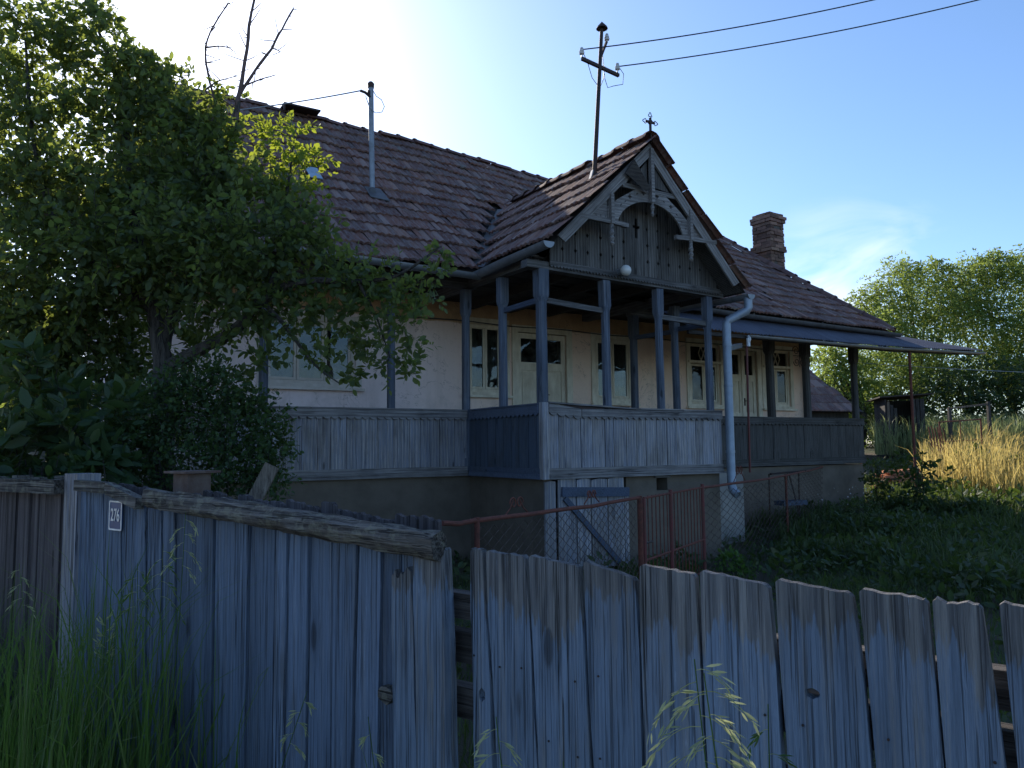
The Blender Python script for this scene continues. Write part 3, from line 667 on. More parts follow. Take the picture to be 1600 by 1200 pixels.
# gutters (half round)
def gutter(name, pts, r, m, caps_=True):
    mb = MB(); n = 9; pts = [Vector(p) for p in pts]
    rings = []
    for i, p in enumerate(pts):
        d_ = (pts[min(i+1,len(pts)-1)]-pts[max(0,i-1)]); d_.z = 0; d_.normalize(); s_ = d_.cross(Vector((0,0,1)))
        rings.append([p + s_*r*math.cos(PI+PI*k/(n-1)) + Vector((0,0,r*math.sin(PI+PI*k/(n-1)))) for k in range(n)] + [p + s_*(r-.006)*math.cos(PI+PI*k/(n-1)) + Vector((0,0,(r-.006)*math.sin(PI+PI*k/(n-1))+.001)) for k in reversed(range(n))])
    N_ = 2*n; vs = [q for g in rings for q in g]; fs = []
    for i in range(len(rings)-1):
        for k in range(N_): fs.append((i*N_+k, i*N_+(k+1)%N_, (i+1)*N_+(k+1)%N_, (i+1)*N_+k))
    mb.add(vs, fs)
    if caps_:
        for e in (0, len(rings)-1): mb.add(rings[e][:n], [tuple(range(n))])
    # joint bands
    Lp = (pts[-1]-pts[0]).length
    for k in range(1, int(Lp/1.9)+1):
        q = pts[0] + (pts[-1]-pts[0])*min(.97, k*1.9/Lp); d_ = (pts[-1]-pts[0]).normalized()
        ring = []
        for s1 in (-.015, .015):
            s_ = d_.cross(Vector((0,0,1))); ring.append([q + d_*s1 + s_*(r+.006)*math.cos(PI+PI*j/(n-1)) + Vector((0,0,(r+.006)*math.sin(PI+PI*j/(n-1)))) for j in range(n)])
        mb.add(ring[0]+ring[1], [(j, j+1, n+j+1, n+j) for j in range(n-1)])
    return obj(name, mb, m, house, True)
gutter('gutter', [(-5.0,1.34,4.10),(-2,1.34,4.06),(-.14,1.34,4.02)], .075, M['zinc'])
gutter('gutter', [(-.16,1.44,4.05),(-.17,.5,4.07),(-.17,-.44,4.08)], .08, M['zinc'])
gutter('gutter', [(3.42,1.3,3.82),(3.42,-.40,3.78)], .075, M['zinc'])
gutter('gutter', [(3.5,1.34,3.95),(5.3,1.34,3.90),(9.9,1.34,3.87)], .07, M['gutter_dark'])
b = MB(); b.tube([(3.42,-.33,3.74),(3.42,-.33,3.60),(3.40,-.32,3.55),(3.20,-.14,3.42),(3.17,-.13,3.36),(3.17,-.13,1.02),(3.17,-.16,.94),(3.17,-.24,.88)], .062, 14)
for z in (1.5, 2.45, 3.05): b.tube([(3.17,-.13,z-.02),(3.17,-.13,z+.02)], .068, 14)
obj('downpipe', b, M['pipe_blue'], house, True)
b = MB(); b.beam((3.17,-.13,3.0),(4.4,.72,3.22),.07,.075); obj('branch_pipe', b, M['gutter_dark'], house)

# gable: vertical boards with notched edges, tooth trim, carved verge
def clipz(u): return gab_z(u, 0) - .10
us_ = [.14,.34,.55,.75,.97,1.17,1.37,1.60,1.80,1.99,2.19,2.40,2.60,2.80,3.0,3.14]
for i in range(len(us_)-1):
    a0, a1 = us_[i]+.004, us_[i+1]-.004; z0 = 3.90; nt = []
    def edge(u, z_top, s):
        pts = []
        zz = z0 + .25
        while zz < z_top - .12:
            if i % 2 == 0 or s > 0 or rnd.random() < .7: pts += [(u, zz-.03), (u+s*.02, zz), (u, zz+.03)]
            zz += .23
        return pts
    zt0, zt1 = clipz(a0), clipz(a1)
    if min(zt0, zt1) < z0+.06: zt0, zt1 = max(zt0, z0+.06), max(zt1, z0+.06)
    R__ = edge(a1, zt1, -1); Lf = edge(a0, zt0, 1)
    if us_[i+1] == 1.60: R__ = [(a1, 4.46),(a1-.02,4.46),(a1-.02,4.60),(a1-.06,4.60),(a1-.06,4.64),(a1-.02,4.64),(a1-.02,4.74),(a1,4.74)] if True else R__
    if us_[i] == 1.60: Lf = [(a0, 4.46),(a0+.02,4.46),(a0+.02,4.60),(a0+.06,4.60),(a0+.06,4.64),(a0+.02,4.64),(a0+.02,4.74),(a0,4.74)]
    pts = [(a0,z0),(a1,z0)] + R__ + [(a1,zt1)] + ([(1.56, clipz(1.56))] if a0 < 1.56 < a1 else []) + [(a0,zt0)] + Lf[::-1]
    p = MB(); p.poly([pts], F3(.0+.004*(i%2)), .022); obj('gable_board', p, M['gable'], house)
b = MB(); b.box(.1,.10,3.9,3.2,.12,4.0); b.poly([[(.1,4.0),(3.2,4.0),(1.56,5.5)]], F3(.12), .01); obj('gable_void_sheet', b, M['void'], house)  # near-black sheet painting the darkness of the void behind the boards
b = MB(); n = 58; pts = [(0,.06),(0,0)]
for i in range(n): q = 3.05/n; pts += [(i*q+q*.5, -.035), ((i+1)*q, 0)]
pts.append((3.05,.06)); b.poly([pts[::-1]], lambda x,z,d: (.13+x, -.022+d, 3.915-.026*x+z), .018); obj('toothed_trim', b, M['beam_grey'], house)
YV = -.36
def verge(x0, z0, x1, z1, w_, y=YV, th=.03, name='bargeboard', m='carved'):
    dx, dz = x1-x0, z1-z0; l = math.hypot(dx, dz); sg_ = -1 if dx > 0 else 1
    b = MB(); b.poly([[(0,0),(l,0),(l-w_*.9,sg_*w_),(w_*.25,sg_*w_)]], F3(0), th); o = obj(name, b, M[m], house, loc=(x0, y, z0)); o.rotation_euler = (0, -math.atan2(dz, dx), 0); return o
verge(.02,4.20,1.56,5.68,.13); verge(3.22,3.94,1.56,5.68,.13)
# under-roof verge lining
for s_ in (0,1):
    e0 = GL+.04 if s_ == 0 else GR-.04
    b = MB(); b.add([(e0,-.33,gab_z(e0,0)-.085),(GM,-.33,gab_z(GM,0)-.085),(GM,.02,gab_z(GM,0)-.085),(e0,.02,gab_z(e0,0)-.085)], [(0,1,2,3)]); obj('verge_lining', b, M['gable'], house, fix=False)
def arc(cx, cz, rx, rz, a0, a1, n=18): return [(cx+rx*math.cos(math.radians(a0+(a1-a0)*i/n)), cz+rz*math.sin(math.radians(a0+(a1-a0)*i/n))) for i in range(n+1)]
def cross_hole(x, z, s_=.035, t=.010): return [(x-t,z-s_),(x+t,z-s_),(x+t,z-t),(x+s_,z-t),(x+s_,z+t),(x+t,z+t),(x+t,z+s_),(x-t,z+s_),(x-t,z+t),(x-s_,z+t),(x-s_,z-t),(x-t,z-t)][::-1]
def leafhole(x, z, l, ang, w_=.009): c, s_ = math.cos(ang), math.sin(ang); return [(x,z),(x+c*l*.5-s_*w_, z+s_*l*.5+c*w_),(x+c*l,z+s_*l),(x+c*l*.5+s_*w_, z+s_*l*.5-c*w_)]
CX = 1.58
outer = [(.84,4.50)] + arc(CX,4.40,.60,.47,170,10,20) + [(2.32,4.46),(2.32,4.66),(2.13,4.82),(1.86,5.00),(CX,5.08),(1.30,5.00),(1.03,4.84),(.84,4.70)]
holes = [cross_hole(1.22,4.895,.03), cross_hole(1.46,4.985,.035), cross_hole(1.70,4.975,.035), cross_hole(1.95,4.87,.03)]
for x, z, a_ in ((1.05,4.74,.9),(1.12,4.80,.7),(1.32,4.94,.5),(1.80,4.93,-.4),(2.04,4.79,-.8),(2.13,4.70,-.9),(2.2,4.62,-1)): holes.append(leafhole(x, z, .05, a_))
b = MB(); b.poly([outer[::-1]] + holes, F3(YV+.035), .025); obj('carved_arch', b, M['carved'], house)
for sgn in (-1, 1):
    xo = CX + sgn*.70; xe = CX + sgn*1.16
    hl = []
    for k in range(4):
        t_ = .2+.2*k; px_, pz_ = xo + (xe-xo)*(.15+.17*k), 4.545
        hl += [leafhole(px_, pz_, .04, PI/2 - sgn*.5, .006)]
    tri = [(xo+sgn*.05,4.52),(xe,4.52),(xo+sgn*.05,4.52+.80*abs(xe-xo))]
    if sgn > 0: tri = [(x, z-.03) for x, z in tri]
    else: tri = tri[::-1]
    hl = [[(x, z - (.03 if sgn > 0 else 0)) for x, z in h_] for h_ in hl]
    b = MB(); b.poly([tri] + hl[:3], F3(YV+.035), .025); obj('carved_spandrel', b, M['carved'], house)
    zb = 4.50 if sgn < 0 else 4.46
    b = MB(); b.beam((CX+sgn*.42, YV+.02, zb-.01),(CX+sgn*1.20, YV+.02, zb+.01),.05,.055); b.beam((CX+sgn*.43, YV+.02, zb-.03),(CX+sgn*.52,YV+.02,zb-.03),.06,.03); obj('bracket_bar', b, M['carved'], house)
    b = MB(); b.beam((xo, YV+.01, 4.86),(xo, YV+.01, zb-.03),.05,.07,(0,1,0)); obj('bracket_post', b, M['carved'], house)
    b = MB(); b.lathe([(0,zb-.33),(.018,zb-.32),(.034,zb-.29),(.018,zb-.26),(.03,zb-.24),(.038,zb-.215),(.02,zb-.19),(.036,zb-.165),(.036,zb-.14),(.026,zb-.12),(.026,zb-.02)], (xo,YV+.01,0), 10); obj('turned_knob', b, M['carved'], house, True)
    b = MB(); b.beam((CX+sgn*.02,YV+.03,5.56),(CX+sgn*.50,YV+.03,5.02),.03,.045,(0,1,0)); obj('gable_strut', b, M['carved'], house)
    b = MB(); b.poly([[(CX+sgn*.04,5.10),(CX+sgn*.36,5.07),(CX+sgn*.04,5.44)][::sgn], ], F3(YV+.05), .015); obj('carved_panel', b, M['gable'], house)
b = MB(); b.beam((CX-.55,YV+.045,5.04),(CX+.58,YV+.045,5.02),.03,.06); obj('collar_beam', b, M['carved'], house)
b = MB(); b.beam((CX-.005,YV-.005,5.60),(CX-.005,YV-.005,4.86),.055,.06,(0,1,0)); b.lathe([(0,4.66),(.014,4.67),(.026,4.70),(.012,4.73),(.024,4.76),(.03,4.80),(.014,4.83),(.03,4.86)], (CX-.005,YV-.005,0), 10); obj('king_pendant', b, M['carved'], house, True)
b = MB(); b.add([(1.08,-.42,5.16),(1.22,-.44,5.36),(1.50,-.43,5.02),(1.42,-.42,4.97),(1.08,-.40,5.18),(1.22,-.41,5.38),(1.50,-.41,5.04),(1.42,-.40,4.99)], [(0,1,2,3),(7,6,5,4),(0,4,5,1),(1,5,6,2),(2,6,7,3),(3,7,4,0)]); obj('warped_board', b, M['soffit'], house)
# cross on the apex
b = MB(); zc = 5.98
b.beam((CX,-.36,5.68),(CX,-.36,zc+.06),.022,.03,(0,1,0)); b.beam((CX-.075,-.36,zc),(CX+.075,-.36,zc),.022,.03); b.lathe([(0,-.02),(.03,-.018),(.03,.018),(0,.02)], (CX,-.36,zc), 10, 'Y')
for cx_, cz_ in ((CX-.10,zc),(CX+.10,zc),(CX,zc+.10)):
    pts = []
    for k in range(13): a = 2*PI*k/12; rr_ = .028*(1+.35*math.cos(3*(a-math.atan2(cz_-zc, cx_-CX)))); pts.append((cx_+rr_*math.cos(a), -.36, cz_+rr_*math.sin(a)))
    b.tube(pts, .006, 5, False)
obj('gable_cross', b, M['darkiron'], house)
# ball lamp
lamp = empty('ball_lamp', (1.27,-.10,3.94)); lamp.parent = house
b = MB(); b.lathe([(.075*math.sin(PI*k/12), -.075*math.cos(PI*k/12)) for k in range(13)], (0,-.05,-.0), 20, 'Z'); obj('glass_globe', b, M['lampglass'], lamp, True)
b = MB(); b.lathe([(.0,.12),(.05,.12),(.05,.03),(.04,.0)], (0,0,.0), 12, 'Y'); obj('lamp_base', b, M['zinc'], lamp, True)
# wall things: ornament, pipe end
def scroll(cx, cz, r0, turns, sgn, y, n=26, start=0.):
    return [(cx + sgn*r0*(1-.8*k/n)*math.cos(start+turns*2*PI*k/n), y, cz + r0*(1-.8*k/n)*math.sin(start+turns*2*PI*k/n)) for k in range(n+1)]
b = MB()
for sgn in (-1,1):
    b.tube(scroll(7.32+sgn*.10, 3.42, .10, 1.4, sgn, 1.84), .007, 5); b.tube(scroll(7.32+sgn*.09, 3.20, .09, 1.4, -sgn, 1.84, start=PI), .007, 5)
b.tube([(7.14,1.84,3.32),(7.50,1.84,3.32)], .006, 5); b.tube([(7.32,1.84,3.56),(7.32,1.84,3.10)], .006, 5)
obj('iron_scrollwork', b, M['darkiron'], house)

# chimney (> bricks)
CH = empty('chimney', (9.4,4.2,0)); CH.parent = roof; CH.rotation_euler = (0,0,.06)
b = MB(); b.box(-.235,-.235,4.6,.235,.235,7.08); obj('chimney_core', b, M['mortar'], CH)
bme = {}
def brickmesh(l, d_, h): 
    k = (l, d_, h)
    if k not in bme: mb = MB(); mb.box(-l/2,-d_/2,-h/2,l/2,d_/2,h/2); bme[k] = mb.mesh('brick')
    return bme[k]
nb = 0
for ci in range(28):
    z = 4.93 + ci*.0785; out = .035 if ci in (26,25,16,17) else 0.; hw_ = .26+out
    for f in range(4):
        ang = f*PI/2; nbk = 2; L_ = 2*hw_; bl = L_/nbk
        if f in (1, 2): continue
        for k in range(nbk + (ci % 2)):
            if ci % 2 == 0: x = -hw_+bl*(k+.5); l = bl-.012
            else: x, l = ((-hw_+bl*.25, bl*.5-.012),(0, bl-.012),(hw_-bl*.25, bl*.5-.012))[k]
            o = link('brick', brickmesh(round(l,3), .11, .068), M['brick'], CH); yy = -hw_+.055 + rnd.gauss(0,.011)
            m = Matrix.Rotation(ang if f else 0, 4, 'Z') @ Matrix.Translation((x, yy, z)); m = m @ Matrix.Rotation(rnd.gauss(0,.035), 4, 'Z') @ Matrix.Rotation(rnd.gauss(0,.02), 4, 'Y'); o.matrix_local = m; nb += 1

# corrugated lean-to roof with its gutter and posts
LT = empty('corrugated_porch_roof', (0,0,0)); LT.parent = house
def corr(f0, f1, g0, g1, name, pitch=.075, dz=.012):
    f0, f1, g0, g1 = map(Vector, (f0, f1, g0, g1)); Ls = (f1-f0).length; n = int(Ls/pitch)*6; vs, fs = [], []
    for i in range(n+1):
        t = i/n; h = dz*math.sin(2*PI*i/6); a = f0.lerp(f1, t); b_ = g0.lerp(g1, t)
        vs += [(a.x,a.y,a.z+h), (b_.x,b_.y,b_.z+h), (a.x,a.y,a.z+h-.005), (b_.x,b_.y,b_.z+h-.005)]
    for i in range(n): k = i*4; fs += [(k,k+4,k+5,k+1), (k+2,k+3,k+7,k+6), (k,k+2,k+6,k+4)]
    mb = MB(); mb.add(vs, fs); return obj(name, mb, M['corr'], LT, True, fix=False)
M['corr'] = plain('corrugated_sheet', (.115,.12,.15), .6, .25, .15, 6, (.06,.058,.07), .2, stretch=(1,.3,.3))
ff = lambda u: (u, .80, float(np.interp(u, [3.3,4.63,9,12], [3.46,3.45,3.475,3.575])))
uu = [3.35,5.1,6.9,8.4,9.86]
for i in range(4):
    a, c = uu[i], uu[i+1]; o_ = .006*(i % 2)
    corr((a, .78, ff(a)[2]+o_), (c+.04, .78, ff(c)[2]+o_), (a,1.44,3.83-.002*a+o_), (c+.04,1.44,3.83-.002*c+o_), 'corrugated_sheet')
corr((9.87,.78,ff(9.87)[2]+.006), (12.05,.78,3.585), (9.87,2.7,4.10), (12.05,2.7,4.15), 'corrugated_sheet')
gutter('lean_to_gutter', [(4.62,.74,3.41),(8.4,.74,3.43),(12.0,.74,3.53)], .045, M['zinc'])
for u in (3.4,5.2,7.0,8.6,9.9,11.8):
    b = MB(); b.beam((u,.80,ff(u)[2]-.05),(u,1.44 if u < 9.8 else 2.6,3.78 if u < 9.8 else 4.03),.05,.06); obj('rafter', b, M['soffit'], LT)
b = MB(); b.beam((3.35,.84,3.39),(9,.84,3.41),.05,.06); b.beam((9,.84,3.41),(12,.84,3.51),.05,.06); obj('purlin', b, M['soffit'], LT)
b = MB(); b.tube([(4.62,.74,3.36),(4.62,.74,3.22)], .032, 10); b.tube([(4.63,.74,3.40),(4.63,.72,3.34),(4.62,.74,3.28)], .028, 10); obj('spout', b, M['white'], LT, True)
b = MB(); b.tube([(4.62,.78,3.25),(4.61,.79,1.14)], .019, 8); obj('red_pole', b, M['redpaint'], LT)
b = MB(); b.tube([(9.35,.82,3.42),(9.35,.82,.2)], .028, 8); obj('rusty_post', b, M['rust'], LT)
b = MB(); b.tube([(11.9,.9,3.5),(11.9,.95,.4)], .02, 8); 
# bundled planks and dark table on the porch
tb = tag(empty('porch_table', hw(1.15,.95,1.26), HA), 'dark covered table standing behind the porch railing', 'table')
p = MB(); p.poly([[(-.78,-.52),(.72,-.40),(.80,.42),(-.55,.46)]], lambda x, z, d: (x, z, .84+.06*(z+.5)+d), .05); obj('tabletop', p, M['darkiron'], tb)
p = MB(); p.poly([[(-.6,-.38),(.6,-.32),(.62,.32),(-.5,.34)]], lambda x, z, d: (x, z, .62+d), .21); obj('apron', p, M['tablecloth'], tb)
for x, y in ((-.5,-.3),(.5,-.26),(.5,.26),(-.42,.28)):
    p = MB(); p.box(x-.03,y-.03,0,x+.03,y+.03,.62); obj('leg', p, M['side_blue'], tb)

# ------------------------------------------------------------ mast, flue, cables
mast = tag(empty('electric_mast', hw(1.10,.29,5.2), HA), 'dark rusty electric mast with crossarm and insulators rising from porch roof', 'mast')
lean = .20
def mz(z): return (lean*(z/2.4), 0, z)
b = MB(); b.tube([mz(-.3), mz(.5), mz(2.36)], [.035,.033,.026], 10); obj('pole', b, M['darkiron'], mast, True)
b = MB(); b.lathe([(.085,2.34),(.07,2.37),(0,2.45)], (lean,0,0), 12); obj('pole_cap', b, M['darkiron'], mast)
b = MB(); b.beam((-.17,0,1.80),(.49,0,1.72),.04,.045); obj('crossarm', b, M['darkiron'], mast)
b = MB(); b.beam((.17,0,1.92),(.28,0,2.17),.03,.03,(0,1,0)); obj('upper_bracket', b, M['darkiron'], mast)
for x, z in ((-.17,1.84),(.47,1.78),(.285,2.17)):
    b = MB(); b.lathe([(.01,-.02),(.012,.02),(.035,.025),(.04,.045),(.025,.055),(.036,.065),(.03,.085),(.018,.09),(.026,.10),(.02,.118),(0,.122)], (x,0,z), 12); obj('insulator', b, M['white'], mast, True)
b = MB()
b.tube([(-.17,0,1.93),(-.05,.03,1.80),(.02,.02,1.58),(.16,.03,1.46),(.22,.02,1.6),(.24,0,1.8)], .005, 5); b.tube([(.50,0,1.85),(.60,.02,1.78),(.58,.02,1.62),(.40,.02,1.55),(.30,.02,1.50),(.24,.01,1.62),(.20,0,1.95)], .005, 5); obj('loose_wire', b, M['cable'], mast)
b = MB(); b.beam((-.16,-.02,-.18),(-.02,0,.22),.02,.05,(0,1,0)); obj('mast_brace', b, M['zinc'], mast)
def cam_pt(x, y, d):   # plan helper for spans that leave the frame: bearing and height from the photograph
    v_ = cam.matrix_world.to_3x3() @ Vector(((x-800)/1200, (600-y)/1200, -1)); return Vector((0,0,1.6)) + v_*(d/v_.y)
def span(name, a, b_, sag, r, m, label, ext=0.):
    a, b_ = Vector(a), Vector(b_); pts = []
    for i in range(33):
        t = i/32; q = a.lerp(b_, t); q.z -= sag*4*t*(1-t); pts.append(q)
    mb = MB(); mb.tube([p-a for p in pts], r, 5); o = obj(name, mb, m, None, loc=a); return tag(o, label, 'power cable', 'power cables over the house')
mm = Matrix.Translation(hw(1.10,.29,5.2)) @ Matrix.Rotation(HA, 4, 'Z')
i1 = mm @ Vector((-.17,0,1.93)); i2 = mm @ Vector((.50,0,1.86))
span('power_cable', i1, cam_pt(1500,-33,10.2), .10, .009, M['cable'], 'upper of the two cables running up right from the roof mast')
span('power_cable', i2, cam_pt(1660,-34,10.0), .12, .009, M['cable'], 'lower of the two cables running up right from the roof mast')
fl = tag(empty('vent_pipe', hw(-1.02,3.2,5.50), HA), 'tall grey metal vent pipe standing on the left roof slope', 'vent pipe')
b = MB(); b.tube([(0,0,0),(-.02,0,.9),(-.035,0,1.84)], .042, 12); obj('pipe', b, M['zinc'], fl, True)
b = MB(); b.lathe([(.05,1.80),(.055,1.87),(.03,1.9),(0,1.9)], (-.035,0,0), 12); obj('pipe_cap', b, M['darkiron'], fl)
b = MB(); b.lathe([(.10,-.06),(.06,.16),(.045,.18)], (0,0,0), 12); obj('collar', b, M['gutter_dark'], fl)
b = MB(); b.poly([[(-.11,-.2),(.2,-.24),(.17,.1),(-.10,.1)]], lambda x, z, d: (x, z, .03 + z*.84 + .10 + d), .012); obj('flashing', b, M['gutter_dark'], fl)
b = MB(); b.tube([(-.05,-.02,1.64),(-.14,-.03,1.69),(-.22,-.03,1.70)], .022, 6); b.beam((-.10,-.02,1.72),(-.03,-.02,1.70),.03,.06); obj('cable_clamp', b, M['darkiron'], fl)
b = MB(); b.tube([(-.03,-.05,1.76),(.03,-.06,1.66),(.12,-.06,1.62),(.17,-.06,1.52),(.13,-.06,1.42),(.02,-.06,1.38),(-.08,-.06,1.45),(-.14,-.05,1.62)], .007, 5); obj('cable_loop', b, M['cablewhite'], fl)
span('power_cable', fl.matrix_basis @ Vector((-.22,-.03,1.70)), cam_pt(250,184,12), .05, .011, M['cablewhite'], 'pale cable running left from the vent pipe towards the tree')

# ------------------------------------------------------------ front fence
FP, FT, FN = Vector((0,2.17,0)), Vector((.8,-.6,0)), Vector((.6,.8,0))
FA = math.atan2(-.6,.8)
def fboard(parent, rec, m, th=.024, yo=0., rag=.006, seg=7, holes=None, name='board', sub=5):
    tl, zl, tr, zr_, bl, br = rec; zb = .05; pts = []; g_ = .0013; tl += g_; bl += g_; tr -= g_; br -= g_
    rr = random.Random(int(1000*(tl+10)))
    c0 = (bl+br)/2
    for k in range(seg+1):
        t = k/seg; pts.append((bl+(tl-bl)*t + rr.gauss(0,.0016), zb+(zl-zb)*t))
    pts = pts[:-1]
    pts += [(tl+.003, zl-.006), (tl+.010, zl)]
    for k in range(1, sub*2):
        t = k/(sub*2); pts.append((tl+(tr-tl)*t, zl+(zr_-zl)*t + rr.uniform(-rag, rag*.6)))
    pts += [(tr-.010, zr_), (tr-.003, zr_-.007)]
    for k in range(seg-1, -1, -1):
        t = k/seg; pts.append((br+(tr-br)*t + rr.gauss(0,.0016), zb+(zr_-zb)*t))
    loops = [[(x-c0, z) for x, z in pts][::-1]]
    for h in holes or []: loops.append([(x-c0, z) for x, z in h])
    tw = rr.gauss(0, .006)
    b = MB(); b.poly(loops, lambda x, z, d: (x, yo + d + tw*x*z*4, z), th)
    o = obj(name, b, m, parent, loc=(c0, 0, 0)); return o
RIGHT = [(-0.162,1.306,-0.109,1.306,-0.137,-0.048),(-0.102,1.305,0.04,1.298,-0.031,0.108),(0.047,1.303,0.214,1.288,0.114,0.274),(0.22,1.3,0.378,1.269,0.278,0.398),(0.384,1.305,0.539,1.294,0.401,0.571),(0.544,1.305,0.711,1.284,0.57,0.754),(0.72,1.301,0.889,1.285,0.764,0.963),(0.893,1.297,1.029,1.288,0.967,1.068),(1.029,1.292,1.122,1.288,1.071,1.205),(1.141,1.296,1.262,1.285,1.215,1.412),(1.267,1.301,1.369,1.286,1.409,1.559),(1.375,1.29,1.54,1.28,1.56,1.74),(1.546,1.285,1.7,1.275,1.745,1.92)]
LEFT = [(-1.991,1.402,-1.872,1.395,-1.915,-1.808),(-1.859,1.395,-1.77,1.389,-1.796,-1.711),(-1.757,1.39,-1.667,1.384,-1.699,-1.595),(-1.655,1.384,-1.477,1.374,-1.584,-1.456),(-1.466,1.374,-1.248,1.361,-1.445,-1.258),(-1.237,1.362,-1.087,1.353,-1.248,-1.087),(-1.077,1.353,-1.012,1.349,-1.078,-1.021),(-1.003,1.349,-0.894,1.342,-1.012,-0.908),(-0.885,1.343,-0.775,1.336,-0.899,-0.773),(-0.767,1.336,-0.644,1.329,-0.765,-0.678),(-0.636,1.329,-0.532,1.323,-0.671,-0.555),(-0.525,1.323,-0.446,1.318,-0.548,-0.432),(-0.439,1.319,-0.363,1.314,-0.426,-0.343)]
MID = [(-2.726,1.427,-2.551,1.425,-2.614,-2.448),(-2.538,1.419,-2.385,1.417,-2.435,-2.29),(-2.372,1.411,-2.216,1.41,-2.278,-2.13),(-2.204,1.404,-2.09,1.402,-2.118,-2.01),(-2.078,1.397,-2.001,1.394,-1.999,-1.926)]
fr_ = tag(empty('board_fence', FP, FA), 'weathered blue fence of wide boards with bare grey tops, nearest right', 'fence')
nail = MB(); nail.lathe([(.003,.0),(.003,-.002),(.0015,-.003),(0,-.003)], (0,0,0), 7, 'Y'); nail_me = nail.mesh('nail')
def nails(parent, recs, zs, y=-.001):
    for r_ in recs:
        for z in zs:
            for f in (.22, .78):
                if rnd.random() < .35: continue
                t = (z-.05)/1.25; x = (r_[4]+(r_[5]-r_[4])*f)*(1-t) + (r_[0]+(r_[2]-r_[0])*f)*t
                link('nail', nail_me, M['darkiron'], parent, (x + rnd.gauss(0,.006), y, z + rnd.gauss(0,.008)))
def oval(cx, cz, rx, rz, n=12): return [(cx+rx*math.cos(2*PI*k/n), cz+rz*math.sin(2*PI*k/n)*(1+.15*math.sin(3*k))) for k in range(n)]
for i, r_ in enumerate(RIGHT):
    hs_ = [oval(.795,1.067,.016,.011)] if i == 6 else [oval(-.118,.90,.012,.018)] if i == 0 else []
    fboard(fr_, r_, M['fence_blue'], yo=.003*(i % 2), holes=hs_, rag=.003 if i != 8 else .009)
nails(fr_, RIGHT[:11], (1.0, .80))
fl_ = tag(empty('log_topped_fence', FP, FA), 'blue plank fence under a rough rotten log, left of the gap', 'fence')
for i, r_ in enumerate(LEFT):
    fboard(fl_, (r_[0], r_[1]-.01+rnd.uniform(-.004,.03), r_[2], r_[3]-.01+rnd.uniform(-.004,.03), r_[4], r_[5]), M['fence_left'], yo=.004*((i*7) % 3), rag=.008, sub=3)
# rows of older planks just behind, whose jagged tops show above the log
s0 = -1.86
while s0 < -.47:
    w_ = rnd.uniform(.07,.12); zt = float(np.interp(s0, [-1.9,-.9,-.25], [1.425,1.395,1.37])) + rnd.uniform(-.025,.012)
    fboard(fl_, (s0, zt, s0+w_-.006, zt-.008, s0, s0+w_-.006), M['fence_brown'], yo=.13, th=.02, rag=.008, sub=3); s0 += w_
fboard(fl_, (-.444,1.215,-.356,1.234,-.414,-.309), M['fence_blue'], yo=-.04, rag=.02, name='loose_board')
fboard(fl_, (-.348,1.315,-.226,1.305,-.304,-.179), M['fence_blue'], yo=-.05, th=.05, rag=.006, name='gate_post_board')
# log: irregular cylinder along the top
def log_mesh(a, b_, r0, r1, n=14, segs=46, seed=3, flat=.0):
    rr = random.Random(seed); a, b_ = Vector(a), Vector(b_); d_ = (b_-a); x = d_.normalized(); y = Vector((0,1,0)); z = x.cross(y)*-1
    if z.z < 0: z = -z
    mb = MB(); ph = [rr.uniform(0, 6) for _ in range(8)]
    for i in range(segs+1):
        t = i/segs; c = a + d_*t; r_ = r0+(r1-r0)*t
        for k in range(n):
            an = 2*PI*k/n; q = r_*(1+.10*math.sin(3*an+ph[0]+t*5)+.07*math.sin(5*an+ph[1]-t*21)+.05*math.sin(t*47+an*2+ph[2])+rr.gauss(0,.035))
            mb.v.append(tuple(c + y*math.cos(an)*q*.8 + z*math.sin(an)*q))
    for i in range(segs):
        for k in range(n): mb.f.append((i*n+k, i*n+(k+1)%n, (i+1)*n+(k+1)%n, (i+1)*n+k))
    mb.f.append(tuple(reversed(range(n)))); mb.f.append(tuple(segs*n+k for k in range(n))); return mb
obj('top_log', log_mesh((-1.86,-.06,1.403),(-.225,-.06,1.316),.040,.042), M['log'], fl_, True)
for z in (1.12, 1.0, .84, .35):
    b = MB(); b.beam((-1.9,.07,z+.01),(1.75,.075,z),.05,.075 if z > 1 else .09); o = obj('back_rail', b, M['fence_brown_x'], fl_ if z in (1.12,.84) else fr_)
b = MB(); b.lathe([(.045,-.012),(.042,.0),(.0,.006)], (-.50,-.02,.84), 9, 'Y'); 
b = MB(); b.poly([oval(-.478,.842,.034,.026,9)], lambda x, z, d: (x, -.03+d, z), .028); obj('knot', b, M['log'], fl_)
fm = tag(empty('numbered_fence', FP, FA), 'blue fence section bearing the house number plate', 'fence')
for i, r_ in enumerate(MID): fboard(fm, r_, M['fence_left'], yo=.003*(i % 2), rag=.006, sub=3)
b = MB(); b.beam((-2.57,-.03,1.438),(-2.27,-.03,1.432),.04,.05); b.beam((-2.27,-.03,1.432),(-1.99,-.03,1.372),.04,.05); obj('top_rail', b, M['log'], fm)
b = MB(); b.box(-2.738,-.02,0,-2.60,.09,1.49); obj('post', b, M['railing'], fm, loc=(0,0,0))
for k in range(8):
    s0 = -2.45+k*.075; fboard(fm, (s0, 1.445-.006*k+rnd.uniform(-.01,.01), s0+.068, 1.44-.006*k, s0, s0+.068), M['fence_brown'], yo=.10, th=.02, rag=.006, sub=2)
ff_ = tag(empty('dark_plank_fence', FP, FA), 'dark brown plank fence at the far left edge', 'fence')
s0 = -6.0
